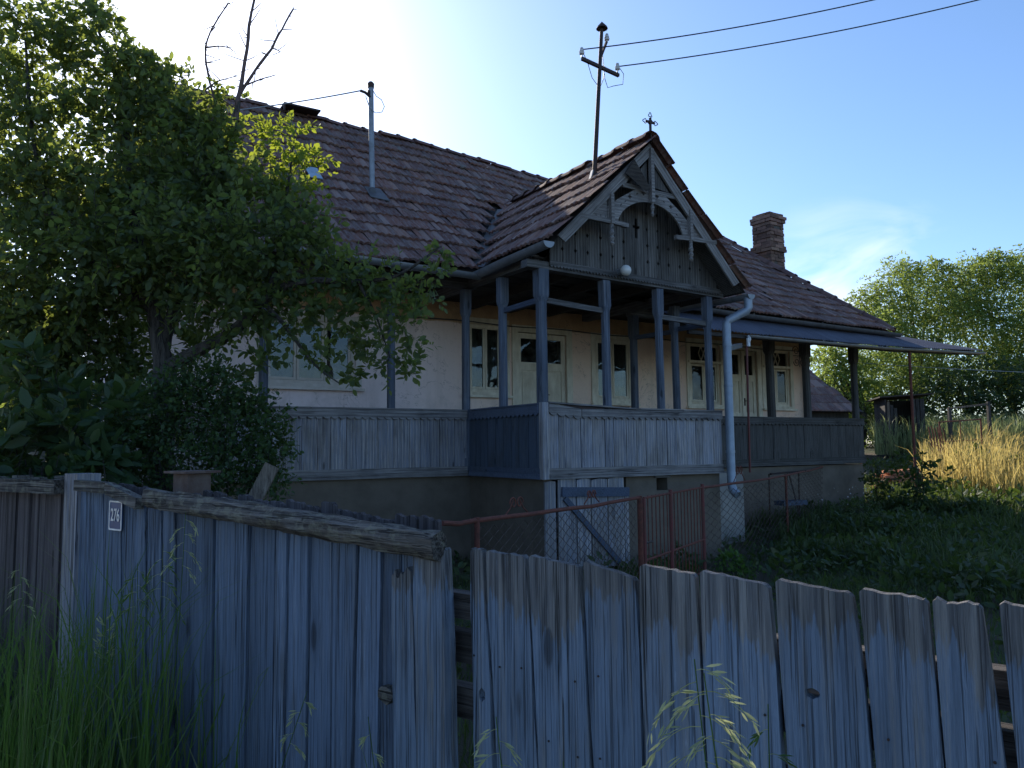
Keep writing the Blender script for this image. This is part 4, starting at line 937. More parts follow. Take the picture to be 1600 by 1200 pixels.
while s0 < -2.76:
    w_ = rnd.uniform(.07,.13); fboard(ff_, (s0, 1.41+rnd.uniform(-.02,.02), s0+w_-.006, 1.41+rnd.uniform(-.02,.02), s0-.01, s0+w_-.016), M['fence_brown'], yo=rnd.uniform(0,.02), rag=.008, sub=3); s0 += w_
b = MB(); b.beam((-6,-.04,1.425),(-4,-.04,1.42),.045,.07); b.beam((-4,-.04,1.42),(-2.75,-.04,1.425),.045,.07); obj('top_rail', b, M['log'], ff_)
s0 = -6.0
while s0 < -2.8:
    w_ = rnd.uniform(.06,.12); b = MB(); b.box(s0,.03,1.3,s0+w_-.01,.07,1.462+rnd.uniform(-.015,.012)); obj('board_end', b, M['log'], ff_); s0 += w_
# rusty square post with a flat cap, in the fence line
rp = tag(empty('rusty_post', FP + FT*-1.93 + FN*.14, FA), 'rusty square post with flat cap behind the plank fence', 'post')
b = MB(); b.box(-.06,-.02,0,.06,.09,1.495); obj('shaft', b, M['dark_rust'], rp)
b = MB(); b.box(-.09,-.05,1.497,.09,.12,1.507); obj('cap', b, M['dark_rust'], rp)
# number plate
sg = tag(empty('house_number_plate', FP + FT*-2.235 + FN*-.012 + Vector((0,0,1.308)), FA), 'small blue enamel plate reading 276 on blue fence', 'number plate')
def rrect(w_, h_, r_, n=4): 
    pts = []
    for cx_, cz_, a0 in ((w_-r_,h_-r_,0),(-w_+r_,h_-r_,90),(-w_+r_,-h_+r_,180),(w_-r_,-h_+r_,270)): pts += arc(cx_, cz_, r_, r_, a0, a0+90, n)
    return pts
b = MB(); b.poly([rrect(.058,.066,.008)], F3(0), .004); obj('plate', b, M['plate_blue'], sg)
b = MB(); b.poly([rrect(.058,.066,.008), rrect(.051,.059,.006)[::-1]], F3(-.002), .0018); obj('border', b, M['white'], sg)
tx = bpy.data.curves.new('number', 'FONT'); tx.body = '276'; tx.size = .068; tx.align_x = 'CENTER'; tx.align_y = 'CENTER'; tx.extrude = .0006; tx.offset = .0012
tob = bpy.data.objects.new('number_text', tx); C.objects.link(tob); bpy.context.view_layer.update(); tme_ = bpy.data.meshes.new_from_object(tob.evaluated_get(bpy.context.evaluated_depsgraph_get())); bpy.data.objects.remove(tob); tme_.materials.clear(); to = link('number', tme_, M['white'], sg); to.rotation_euler = (PI/2,0,0); to.location = (0,-.002,0); to.scale = (.80,1.15,1)
# leaning plank behind the fence
b = MB(); b.beam((0,0,0),(.24,.05,.50),.09,.022,(0,1,0)); o = obj('leaning_plank', b, M['plank_pale'], None, loc=(-1.72,4.7,1.0)); tag(o, 'pale plank leaning in the bush behind the log topped fence', 'plank')

# ------------------------------------------------------------ chain link fence with gate
CLP = [(-.46,5.03),(-.25,5.33),(1.26,7.72),(1.71,8.41),(2.28,9.32),(4.54,12.87),(7.14,16.94),(8.83,19.57)]
CLZ = [1.11,1.10,1.08,1.10,1.09,1.08,1.18,1.27]
cl = tag(empty('chain_link_fence', (CLP[2][0],CLP[2][1],0)), 'rusty red pipe fence with sagging chain link mesh below the porch', 'fence')
o0 = Vector((CLP[2][0],CLP[2][1],0))
def clp(i, z=0): return Vector((CLP[i][0],CLP[i][1],z)) - o0
for i in (1,2,5,6,7):
    b = MB(); r_ = .027 if i == 2 else .02; b.tube([clp(i,-.1), clp(i,CLZ[i]+.02)], r_, 10); obj('post', b, M['rust'], cl, True)
for i, j in ((0,1),(1,2),(4,5),(5,6),(6,7)):
    b = MB(); n = 8; pts = [clp(i,CLZ[i]).lerp(clp(j,CLZ[j]), k/n) + Vector((0,0,-.012*math.sin(PI*k/n)+rnd.gauss(0,.003))) for k in range(n+1)]; b.tube(pts, .017, 8); obj('top_rail', b, M['rust'], cl, True)
def chain(a, b_, z0, z1a, z1b, m, cell=.062, r=.0022, vs=.62):
    a, b_ = Vector(a), Vector(b_); Ln = (b_-a).length; d_ = (b_-a)/Ln; nn = Vector((-d_.y, d_.x, 0)); n = int(Ln/cell); V_, T_ = [], []
    for i in range(n):
        for ph in (0,):
            x = (i+.5)*cell; top = z1a+(z1b-z1a)*x/Ln; z = z0; k = 0; pts = []
            while z <= top:
                sx = cell*.5*(.99 if ((k+i) % 2) else -.99); w_ = .018*math.sin(x*2.1+z*3); pts.append(a + d_*(x+sx) + nn*(w_+(.002 if k % 2 else -.002)) + Vector((0,0,z))); z += cell*vs; k += 1
            base = len(V_)
            for p in pts: V_ += [p + d_*r, p - d_*r*.5 + nn*r, p - d_*r*.5 - nn*r]
            for q in range(len(pts)-1):
                for s_ in range(3): c0, c1 = base+q*3+s_, base+q*3+(s_+1)%3; T_.append((c0,c1,c1+3,c0+3))
    return npmesh('chain_mesh', [tuple(v) for v in V_], T_)
mwire = plain('rusty_wire', (.17,.14,.13), .8, .2, .1, 40, (.09,.05,.04), .2)
for i, j in ((1,2),(4,5),(5,6)):
    zg = float(gz(CLP[i][0], CLP[i][1]))
    tag(link('chain_mesh', chain(clp(i), clp(j), max(.03, zg), CLZ[i]-.02, CLZ[j]-.02, None, .066 if i < 4 else .15, .0034 if i < 4 else .004, .62 if i < 4 else .33), mwire, cl), kind='stuff')
# scroll ornaments on the rail
def orn(p, d_, s_=1.):
    b = MB()
    for sg_ in (-1, 1):
        pts = scroll(0, .09*s_, .055*s_, 1.2, sg_, 0, 18)
        b.tube([Vector((sg_*.05*s_ + q[0], 0, q[2])) for q in pts], .006, 5)
    b.tube([(-.18*s_,0,.0),(-.10*s_,0,.05*s_),(-.05*s_,0,.12*s_)], .006, 5); b.tube([(.18*s_,0,.0),(.10*s_,0,.05*s_),(.05*s_,0,.12*s_)], .006, 5)
    o = obj('scroll_ornament', b, M['rust'], cl, loc=p); o.rotation_euler = (0,0,math.atan2(d_.y,d_.x)); return o
dd = (Vector((4.54,12.87,0))-Vector((2.28,9.32,0))).normalized()
orn(clp(4,1.1)+dd*1.55, dd, 1.5); orn(clp(1,1.1)+dd*1.75, dd, .8); orn(clp(2,1.1)-dd*2.3, dd, .9)
gt = tag(empty('iron_gate', (CLP[2][0],CLP[2][1],0)), 'narrow rusty barred gate in the chain link fence', 'gate')
ga, gb, gm = clp(2), clp(4), clp(3)
for p_, zt in ((ga+dd*.10,1.07),(gm,1.12),(gb,1.13)):
    b = MB(); b.tube([p_+Vector((0,0,.03)), p_+Vector((0,0,zt))], .022, 8); obj('gate_upright', b, M['redpaint'], gt, True)
for z0_ in (.08,.45,1.07):
    b = MB(); b.tube([ga+dd*.1+Vector((0,0,z0_)), gb+Vector((0,0,z0_+.02))], .013, 7); obj('gate_rail', b, M['rust'], gt, True)
n = 17; br_ = MB(); br_.tube([(0,0,.08),(0,0,1.09)], .006, 6); bm0 = br_.mesh('bar')
for k in range(1, n):
    p_ = (ga+dd*.1).lerp(gb, k/n); o = link('bar', bm0, M['rust'], gt, p_)
o = MB(); o.tube([ga+dd*.12+Vector((0,0,.62)), ga+dd*.30+Vector((0,0,.62))], .012, 6); obj('latch', o, M['darkiron'], gt)

# ------------------------------------------------------------ yard things
def yz(x, y): return float(gz(x, y))
# low iron stand beside the steps
st = tag(empty('iron_stand', (4.95,13.9,yz(4.95,13.9)), .45), 'small iron stand with sloping legs beyond the chain link fence', 'stand')
b = MB(); b.beam((-.42,0,.96),(.42,0,1.0),.04,.03); obj('top_bar', b, M['darkiron'], st)
b = MB(); b.box(-.24,-.12,.40,.32,.12,.48); obj('shelf', b, M['side_blue_h'], st)
for x0_, x1_ in ((-.02,-.16),(.02,.24)):
    b = MB(); b.tube([(x0_,0,.96),(x1_,-.06,.0)], .012, 6); obj('leg', b, M['darkiron'], st)
for x0_ in (-.36,.36):
    b = MB(); b.tube([(x0_,.1,.96),(x0_,.12,.0)], .012, 6); obj('leg', b, M['darkiron'], st)
# shed in the back yard
P_ = cam_pt(1404,650,24); sh = tag(empty('garden_shed', (P_.x,P_.y,yz(P_.x,P_.y)), -.12), 'small dark open fronted wooden shed under the tree', 'shed')
zs = yz(P_.x,P_.y); 
for k, x in enumerate((-.50,-.40,-.30)):
    b = MB(); b.box(x,-.5,0,x+.08,-.47,1.72-.1*k); obj('slat', b, M['plank_pale' if k < 1 else 'shed_wood'], sh)
for x in (.22,.34,.46):
    b = MB(); b.box(x,-.5,0,x+.10,-.47,1.80); obj('slat', b, M['shed_wood'], sh)
b = MB(); b.box(-.55,-.45,0,-.50,.5,1.8); b.box(.56,-.45,0,.60,.5,1.8); b.box(-.5,.45,0,.56,.5,1.8); obj('wall', b, M['shed_wood'], sh)
b = MB(); b.hexa([(-.75,-.65,1.84),(.78,-.65,1.92),(.78,.65,1.86),(-.75,.65,1.78),(-.75,-.65,1.88),(.78,-.65,1.96),(.78,.65,1.90),(-.75,.65,1.82)]); obj('roof', b, M['soffit'], sh)
# barn behind the house end
Q = cam_pt(1300,640,25); bn = tag(empty('barn', (Q.x-.6,Q.y,yz(Q.x,Q.y)), .45), 'low dark barn with tiled roof behind the right veranda', 'barn')
b = MB(); b.box(-3.5,0,0,1.6,3.5,1.45); obj('wall', b, M['shed_wood'], bn)
b = MB(); b.add([(-3.8,-.35,1.45),(1.9,-.35,1.45),(1.3,2,3.45),(-3.8,2,3.5),(1.9,3.9,1.45),(-3.8,3.9,1.45)], [(0,1,2,3),(3,2,4,5),(1,4,2)]); obj('roof', b, M['soffit'], bn, fix=False)
for r_ in range(7):
    bb = MB(); t0 = r_/7; y = -.35+2.35*t0; z = 1.46+2.0*t0
    for k in range(25):
        x = -3.8+.22*k
        if x > 1.9-.6*t0-.2: continue
        bb.add([(x,y,z+.02),(x+.21,y,z+.05),(x+.21,y+.36,z+.32),(x,y+.36,z+.30),(x,y,z-.01),(x+.21,y,z+.01)], [(0,1,2,3),(4,5,1,0)])
    o = obj('tile_course', bb, M['tile'], bn, fix=False); o['kind'] = 'stuff'
# brick heap
Pb = cam_pt(1408,735,17.6); hp = tag(empty('brick_heap', (Pb.x,Pb.y,yz(Pb.x,Pb.y))), 'heap of loose orange bricks beyond the veranda corner', 'brick heap')
bkm = brickmesh(.25,.12,.07)
for i in range(46):
    lay = i//12; o = link('brick', bkm, M['brick_lit'], hp); x = rnd.uniform(-.62,.62)*(1-.12*lay); y = rnd.uniform(-.15,.15)
    m = Matrix.Translation((x, y, .035+.10*lay+rnd.uniform(0,.05))) @ Matrix.Rotation(rnd.uniform(-.6,.6), 4, 'Z') @ Matrix.Rotation(rnd.gauss(0,.15), 4, 'X') @ Matrix.Rotation(rnd.gauss(0,.12), 4, 'Y'); o.matrix_local = m
# rusted gate leaves propped in the tall grass
Pg = cam_pt(1545,755,20); g2 = tag(empty('rusty_square_gate', (Pg.x-.65,Pg.y,yz(Pg.x,Pg.y)), .15), 'rusty square gate frame standing in golden grass', 'gate frame')
for nm, a, b_, r_ in (('upright',(-.6,0,0),(-.6,0,1.28),.02),('upright',(.6,0,0),(.6,0,1.36),.022),('upright',(.0,0,.1),(0,0,1.3),.012),('bar',(-.6,0,1.26),(.6,0,1.33),.016),('bar',(-.6,0,.75),(.6,0,.8),.012)):
    b = MB(); b.tube([a,b_], r_, 7); obj(nm, b, M['rust'], g2)
Pg = cam_pt(1472,760,19); g3 = tag(empty('rusty_rail_bundle', (Pg.x,Pg.y,yz(Pg.x,Pg.y)), .1), 'leaning bundle of rusty bars beside the gate frame', 'iron bars')
for k in range(6):
    b = MB(); x = -.22+k*.075; b.tube([(x+.12,rnd.uniform(-.1,.1),0),(x-.05,0,1.28+.03*math.sin(k*2))], .014, 6); obj('bar', b, M['rust'], g3)
Pg = cam_pt(1535,690,22); g4 = tag(empty('wooden_rail', (Pg.x,Pg.y,yz(Pg.x,Pg.y)), .1), 'pale wooden rail on short posts in the tall grass', 'rail')
b = MB(); b.beam((-1.0,0,1.55),(.25,0,1.68),.06,.05); obj('rail', b, M['plank_pale'], g4)
b = MB(); b.beam((.25,0,0),(.25,0,1.75),.08,.08,(0,1,0)); obj('post', b, M['shed_wood'], g4)
b = MB(); b.beam((-.95,0,0),(-.95,0,1.55),.08,.08,(0,1,0)); obj('post', b, M['shed_wood'], g4)
a_ = hw(9.3,1.95,3.3); e_ = Vector((22, 16.5, 3.1))
mb = MB(); mb.tube([(Vector(a_).lerp(e_, k/20) - a_ + Vector((0,0,-.25*4*(k/20)*(1-k/20)))) for k in range(21)], .006, 5); tag(obj('clothes_line', mb, M['cablewhite'], None, loc=a_), 'thin clothes line from the veranda corner into the garden', 'line')

# ------------------------------------------------------------ foliage
def rot_frames(d_, up_noise=.6):
    n = len(d_); z = d_/np.linalg.norm(d_, axis=1, keepdims=True); a = rg.normal(size=(n,3)); a[:,2] += up_noise*2
    x = np.cross(z, a); x /= np.linalg.norm(x, axis=1, keepdims=True)+1e-9; y = np.cross(z, x); return x, y, z   # x: across, y: leaf normal, z: along
def leaf_mesh(P_, D_, L_, wr=.5, fold=.25, up=.6):
    n = len(P_); x, nrm, z = rot_frames(D_, up); L_ = L_[:,None]; W_ = L_*wr*.5
    pts = [P_, P_+z*L_*.35+x*W_-nrm*W_*fold, P_+z*L_*.72+x*W_*.8-nrm*W_*fold, P_+z*L_, P_+z*L_*.72-x*W_*.8-nrm*W_*fold, P_+z*L_*.35-x*W_-nrm*W_*fold]
    co = np.stack(pts, 1).reshape(-1,3); b_ = np.arange(n)[:,None]*6
    return co, np.concatenate([b_+np.array([0,1,2,3]), b_+np.array([0,3,4,5])])
def sprays(cl_, dens, leafL, twigL=.28, per=9, gen=rg, droop=.15):
    Ps, Ds, Ls, tw = [], [], [], []
    T_ = np.linspace(0, 1, per)[None,:,None]
    for (cx_, cy_, cz_, r_) in cl_:
        n = max(3, int(dens*r_*r_/per*60)); un = lambda a: a/(np.linalg.norm(a, axis=-1, keepdims=True)+1e-9)
        d_ = gen.normal(size=(n,3)); d_[:,2] += .25; d_ = un(d_); o_ = np.array([cx_,cy_,cz_]) + d_*r_*gen.uniform(.1,.8,(n,1)) + gen.normal(size=(n,3))*r_*.18
        d2 = un(d_ + gen.normal(size=(n,3))*.55); l_ = (min(twigL, r_*.9)*gen.uniform(.6,1.2,(n,1)))[:,None,:]
        pts = o_[:,None,:] + d2[:,None,:]*l_*T_; pts[:,:,2] -= (droop*l_*T_*T_)[:,:,0]
        sd_ = gen.normal(size=(n,per,3)); sd_ -= d2[:,None,:]*(sd_*d2[:,None,:]).sum(-1, keepdims=True); sd_ = un(sd_)
        w_ = np.full((1,per,1), .9); w_[0,-1,0] = .2; ld = d2[:,None,:]*.55 + sd_*w_; ld[:,:,2] -= .15
        Ps.append(pts.reshape(-1,3)); Ds.append(ld.reshape(-1,3)); Ls.append(leafL*gen.uniform(.5,1.25,n*per)); tw += list(zip(pts[:,0], pts[:,-1]))
    return np.concatenate(Ps), np.concatenate(Ds), np.concatenate(Ls), tw
def foliage(name, cl_, dens, leafL, m, parent, wr=.5, twig=True, twigL=.28, per=9, droop=.15, keep=None, fold=.25, up=.6):
    P_, D_, L_, tw = sprays(cl_, dens, leafL, twigL, per, rg, droop)
    if keep is not None:
        k = keep(P_); P_, D_, L_ = P_[k], D_[k], L_[k]
    co, q = leaf_mesh(P_, D_, L_, wr, fold, up); o = tag(link(name, npmesh(name, co, q), m, parent), kind='stuff')
    if twig:
        V_, T_ = [], []
        A_ = np.array([t[0] for t in tw]); B_ = np.array([t[1] for t in tw]); n = len(A_); r_ = .0022*max(1, leafL/.06)
        e1 = np.array([r_,0,0]); e2 = np.array([-r_*.5,r_*.8,0]); e3 = np.array([-r_*.5,-r_*.8,0])
        co = np.stack([A_+e1,A_+e2,A_+e3,B_+e1*.4,B_+e2*.4,B_+e3*.4],1).reshape(-1,3); b_ = np.arange(n)[:,None]*6
        tag(link('twigs', npmesh('twigs', co, np.concatenate([b_+np.array([0,1,4,3]), b_+np.array([1,2,5,4]), b_+np.array([2,0,3,5])])), M['bark'], parent), kind='stuff')
    return P_, D_, L_
def limb(mb, pts, r0, r1, n=7, rough=.15, sub=3):
    pts = [Vector(p) for p in pts]; out = []
    for i in range(len(pts)-1):
        for k in range(sub):
            t = k/sub; a = pts[max(i-1,0)]; b_ = pts[i]; c = pts[i+1]; d_ = pts[min(i+2,len(pts)-1)]
            q = .5*((2*b_) + (c-a)*t + (2*a-5*b_+4*c-d_)*t*t + (3*b_-a-3*c+d_)*t**3); out.append(q)
    out.append(pts[-1]); m = len(out)
    out = [q + Vector((rnd.gauss(0,1),rnd.gauss(0,1),rnd.gauss(0,1)))*((r0+(r1-r0)*i/(m-1))*rough) if 0 < i < m-1 else q for i, q in enumerate(out)]
    mb.tube(out, [(r0+(r1-r0)*i/(m-1))*(1+rnd.gauss(0,.06)) for i in range(m)], n); return out

CL_MAIN = [(-4.33,6.6,5.35,0.3),(-4.12,6.8,5.15,0.28),(-4.31,6.5,4.48,0.3),(-3.92,7.0,5.69,0.22),(-3.7,6.9,5.17,0.29),(-3.9,6.6,4.51,0.33),(-3.46,6.7,4.52,0.35),(-3.18,6.9,4.91,0.24),(-2.87,6.6,4.45,0.3),(-2.7,6.8,4.74,0.16),(-2.57,6.5,4.23,0.24),(-4.03,6.4,3.86,0.4),(-3.48,6.3,3.77,0.39),(-3.05,6.4,3.88,0.37),(-2.51,6.3,3.76,0.34),(-2.16,6.3,3.76,0.24),(-3.88,6.2,3.2,0.41),(-3.25,6.0,3.14,0.4),(-2.74,6.0,3.19,0.38),(-2.24,5.9,3.18,0.34),(-1.87,6.0,3.13,0.31),(-1.86,6.2,3.53,0.26),(-1.59,6.1,3.31,0.21),(-1.44,6.1,2.99,0.23),(-2.02,6.0,2.82,0.28),(-2.53,6.0,2.9,0.25),(-1.66,6.0,2.74,0.21),(-1.21,6.0,2.84,0.19),(-3.92,6.3,2.74,0.42),(-3.55,6.4,2.78,0.32),(-3.08,6.2,2.98,0.26),(-4.63,6.9,5.15,0.17),(-3.53,7.4,4.69,0.37),(-4.4,7.4,3.96,0.56),(-3.76,7.4,3.82,0.56),(-2.93,7.2,3.82,0.54),(-4.21,6.4,2.38,0.27),(-4.9,6.8,4.2,.45),(-5.0,6.6,3.2,.5),(-5.1,7.0,5.2,.35)]
CL_BRANCH = [(-0.91,5.9,2.74,0.21),(-0.72,5.9,2.76,0.17),(-0.53,5.9,3.1,0.08),(-0.6,5.9,2.96,0.1),(-0.79,5.9,2.51,0.16),(-0.99,5.9,2.32,0.18),(-1.19,5.9,2.37,0.14),(-1.28,5.9,2.14,0.1),(-1.48,5.9,2.3,0.1),(-0.79,5.9,2.24,0.11),(-1.61,6.0,2.51,0.14)]
CL_LIT = [(-1.96,6.6,4.26,0.22),(-2.14,6.7,4.45,0.17),(-1.82,6.5,4.02,0.23),(-1.98,6.5,3.91,0.22),(-1.65,6.5,4.1,0.1),(-2.24,6.6,4.21,0.14),(-1.65,6.4,3.78,0.11),(-2.44,6.7,4.51,0.12)]
CL_BUSH = [(-2.29,5.6,1.89,0.35),(-1.97,5.5,1.66,0.3),(-2.56,5.6,1.66,0.35),(-2.11,5.4,1.43,0.32),(-1.76,5.5,1.61,0.13),(-2.52,5.7,2.0,0.21),(-1.87,5.6,1.82,0.13),(-2.65,5.4,1.44,0.32),(-2.24,5.7,2.14,0.14),(-1.84,5.4,1.45,0.2),(-2.3,5.6,1.0,.4),(-2.0,5.5,.8,.35),(-2.7,5.6,.9,.4)]
CL_BIG = [(-3.21,5.2,1.93,0.33),(-2.87,5.0,1.66,0.29),(-3.24,5.0,1.62,0.33),(-2.88,5.3,1.88,0.18),(-3.28,5.3,2.15,0.18),(-2.64,4.9,1.46,0.24),(-3.3,5.1,1.1,.4),(-2.8,5.0,.9,.35),(-3.9,5.3,1.5,.4)]
TRUNK = [([(-2.83,6.3,-.1),(-2.83,6.3,1.31),(-2.85,6.3,2.04),(-2.89,6.3,2.46),(-3.01,6.3,2.89),(-3.17,6.4,3.35),(-3.37,6.6,4.1),(-3.55,6.8,4.84),(-3.92,7.0,5.63)],.12,.012),
 ([(-2.88,6.3,2.44),(-2.78,6.3,2.84),(-2.7,6.4,3.24),(-2.56,6.5,3.71),(-2.47,6.6,4.27),(-2.41,6.6,4.68)],.06,.022),
 ([(-2.86,6.3,2.30),(-2.55,6.2,2.4),(-2.25,6.1,2.53),(-1.97,6.0,2.77),(-1.67,6.0,2.92),(-1.2,5.95,2.91),(-0.89,5.9,2.94),(-0.54,5.9,3.17)],.062,.006),
 ([(-1.97,6.0,2.77),(-1.72,5.95,2.5),(-1.53,5.9,2.25),(-1.33,5.9,2.1)],.022,.004),([(-1.2,5.95,2.91),(-1.04,5.9,2.59),(-0.94,5.9,2.29)],.014,.004),
 ([(-1.92,6.0,2.82),(-1.88,6.2,3.29),(-1.9,6.4,3.79),(-1.88,6.5,4.28)],.03,.006),([(-2.97,6.3,2.78),(-3.46,6.3,3.11),(-3.91,6.4,3.64),(-4.17,6.5,4.42),(-4.33,6.6,5.29)],.05,.008)]
DEAD = [([(-2.41,6.6,4.5),(-2.41,6.6,4.68),(-2.37,6.6,4.97),(-2.33,6.6,5.27),(-2.29,6.6,5.63),(-2.29,6.6,5.99)],.024,.007),([(-2.39,6.6,4.76),(-2.26,6.6,4.97),(-2.12,6.6,5.18),(-2.03,6.6,5.35),(-1.93,6.6,5.54)],.015,.007),
 ([(-2.38,6.6,4.82),(-2.23,6.6,4.88),(-2.1,6.6,4.92)],.009,.004),([(-2.70,6.7,4.5),(-2.66,6.7,4.69),(-2.73,6.7,5.02),(-2.75,6.7,5.24),(-2.68,6.7,5.45),(-2.55,6.7,5.66)],.014,.005),([(-2.75,6.7,5.24),(-2.58,6.7,5.25),(-2.49,6.7,5.2)],.008,.003),([(-2.75,6.7,4.84),(-2.61,6.7,4.93),(-2.45,6.7,4.97)],.009,.003),([(-2.12,6.6,5.18),(-2.04,6.6,5.14)],.008,.003)]
tree = tag(empty('plum_tree', (-2.83,6.3,0)), 'big dark leafy tree with bare dead twigs in front of the left veranda', 'tree')
tr_o = Vector((-2.83,6.3,0))
mb = MB()
for pts, r0, r1 in TRUNK: limb(mb, [Vector(p)-tr_o for p in pts], r0, r1, 8)
obj('trunk', mb, M['bark'], tree, True)
for pts, r0, r1 in DEAD:
    mb = MB(); ln = limb(mb, [Vector(p)-tr_o for p in pts], r0, r1, 6, .35)
    for q in ln[1:]:
        for _ in range(2 if r0 > .01 else 1):
            d_ = Vector((rnd.gauss(0,1),rnd.gauss(0,.6),rnd.gauss(.3,.8))).normalized()*rnd.choice([.02,.03,.04,.06,.13,.2])*rnd.uniform(.8,1.2); mb.tube([q, q+d_*.6, q+d_+Vector((0,0,.01))], [.005,.004,.002], 4)
    obj('dead_branch', mb, M['deadbark'], tree)
tno = np.array(tr_o)
sh_ = lambda cl_: [(a-tno[0], b_-tno[1], c, d_) for a, b_, c, d_ in cl_]
sund = np.array(SUN)
def sungap(P_):      # the sun stands clear of the crown over the yard fence
    rel = P_ + tno - np.array([0,0,1.6]); rel /= np.linalg.norm(rel, axis=1, keepdims=True); c = rel @ sund
    return c < math.cos(math.radians(2.6))
CL_MAIN += [(-3.35,6.8,5.15,.22),(-3.55,6.9,4.95,.3),(-3.1,6.7,4.7,.3),(-2.8,6.6,4.45,.25),(-2.6,6.5,4.0,.3),(-4.5,6.8,4.9,.3),(-4.7,6.6,3.8,.4),(-4.6,6.5,3.0,.45),(-3.6,6.6,5.5,.14),(-4.2,6.9,5.6,.2)]
CL_MAIN += [(-4.21, 6.6, 2.63, 0.39), (-3.82, 6.7, 2.52, 0.36), (-3.48, 6.8, 2.65, 0.31), (-4.02, 6.5, 2.17, 0.38), (-3.59, 6.5, 2.11, 0.33), (-3.36, 6.7, 2.24, 0.25), (-2.5, 6.2, 2.76, 0.26), (-2.12, 6.0, 2.62, 0.2), (-2.77, 6.6, 2.5, 0.17), (-3.1, 6.2, 1.88, 0.26), (-3.12, 6.5, 2.88, 0.24), (-1.93, 5.9, 2.3, 0.11), (-2.09, 5.8, 2.09, 0.13), (-1.29, 5.9, 2.59, 0.14), (-1.06, 5.9, 2.94, 0.15)]
foliage('crown', sh_(CL_MAIN), 130, .073, M['leaf'], tree, .55, keep=sungap)
foliage('lit_crown', sh_(CL_LIT), 75, .062, M['leaf_lit'], tree, .55)
Pb_, Db_, Lb_ = foliage('branch_leaves', sh_(CL_BRANCH), 70, .068, M['leaf'], tree, .55)
# single leaves on the outer twigs of the long right-hand branch
lm0 = {}
co, q = leaf_mesh(np.zeros((1,3)), np.array([[0,1.,0]]), np.array([1.]), .55, .25, .6)
lme = npmesh('leaf', co, q); lme.materials.append(M['leaf'])
P2, D2, L2, _ = sprays(sh_(CL_BRANCH), 15, .07, .3, 9, rg, .2)
sel = rg.permutation(len(P2))[:290]
for i in sel:
    o = link('leaf', lme, M['leaf'], tree, P2[i]); o.scale = (L2[i],)*3; qd = Vector((0,1,0)).rotation_difference(Vector(D2[i]).normalized()); o.rotation_mode = 'QUATERNION'; o.rotation_quaternion = qd @ Quaternion((0,1,0), rnd.uniform(0,6.28))
CL_BUSH += [(-1.87, 5.6, 1.98, 0.12), (-1.73, 5.6, 1.84, 0.1), (-1.65, 5.5, 1.65, 0.14), (-1.71, 5.4, 1.45, 0.18), (-2.85, 5.7, 1.71, 0.28), (-2.93, 5.5, 1.53, 0.28), (-2.06, 5.6, 1.89, 0.23), (-2.43, 5.8, 2.1, 0.19)]
bush = tag(empty('round_bush', (-2.2,5.55,0)), 'dense dark small leaved bush beneath the tree, right behind the fence', 'bush')
foliage('bush_leaves', [(a+2.2,b_-5.55,c,d_) for a,b_,c,d_ in CL_BUSH], 230, .038, M['leaf_bush'], bush, .6, twigL=.2)
mb = MB()
for _ in range(9): a = rnd.uniform(0,6.28); limb(mb, [(0,0,-.05),(math.cos(a)*.15,math.sin(a)*.1,.7),(math.cos(a)*.4,math.sin(a)*.2,1.6)], .02, .005, 5)
obj('stems', mb, M['bark'], bush)
big_ = tag(empty('broad_leaved_shrub', (-3.1,5.1,0)), 'shrub with large pointed leaves at the far left behind the fence', 'shrub')
foliage('shrub_leaves', [(a+3.1,b_-5.1,c,d_) for a,b_,c,d_ in CL_BIG], 45, .13, M['leaf_big'], big_, .42, twigL=.35, per=8, droop=.5)
mb = MB()
for _ in range(8): a = rnd.uniform(0,6.28); limb(mb, [(0,0,-.05),(math.cos(a)*.15,math.sin(a)*.1,.7),(math.cos(a)*.4,math.sin(a)*.2,1.5)], .02, .006, 5)
obj('stems', mb, M['bark'], big_)
pt = tag(empty('pale_trunk_tree', (-4.25,6.9,0)), 'slim pale barked trunk rising at the far left among leaves', 'tree')
mb = MB(); limb(mb, [(0,0,-.1),(-.01,0,2.2),(0,0,3.2),(.02,0,4.0)], .07, .05, 9, .05); obj('trunk', mb, plain('pale_bark', (.25,.23,.2), .9, 0, .1, 14, (.13,.12,.1), .6), pt, True)
foliage('crown', [(-.3,.5,3.9,.5),(.2,.6,4.4,.4),(-.6,.3,4.6,.4)], 16, .07, M['leaf'], pt)
# neighbouring trees and hedge beyond on the left
for i, (x, y, s_, lab) in enumerate([(-10.5,15,1.5,'dark tree beyond the left end of the farmhouse, nearest one'),(-14,19,1.8,'dark tree far behind at the left picture edge'),(-8.4,11.0,1.0,'low dark bushy tree left of the veranda end')]):
    t_ = tag(empty('dark_tree', (x,y,0)), lab, 'tree', 'dark trees beyond on the left')
    mb = MB(); limb(mb, [(0,0,-.1),(.1,0,1.2*s_),(0,.1,2.6*s_)], .14*s_, .05, 7); obj('trunk', mb, M['bark'], t_)
    cl_ = [(rnd.uniform(-1,1)*s_, rnd.uniform(-.8,.8)*s_, rnd.uniform(.5,2.6)*s_, rnd.uniform(.45,.75)*s_) for _ in range(15)]
    foliage('crown', cl_, 22, .12, M['leaf_far'], t_, .5, twig=False, twigL=.5)
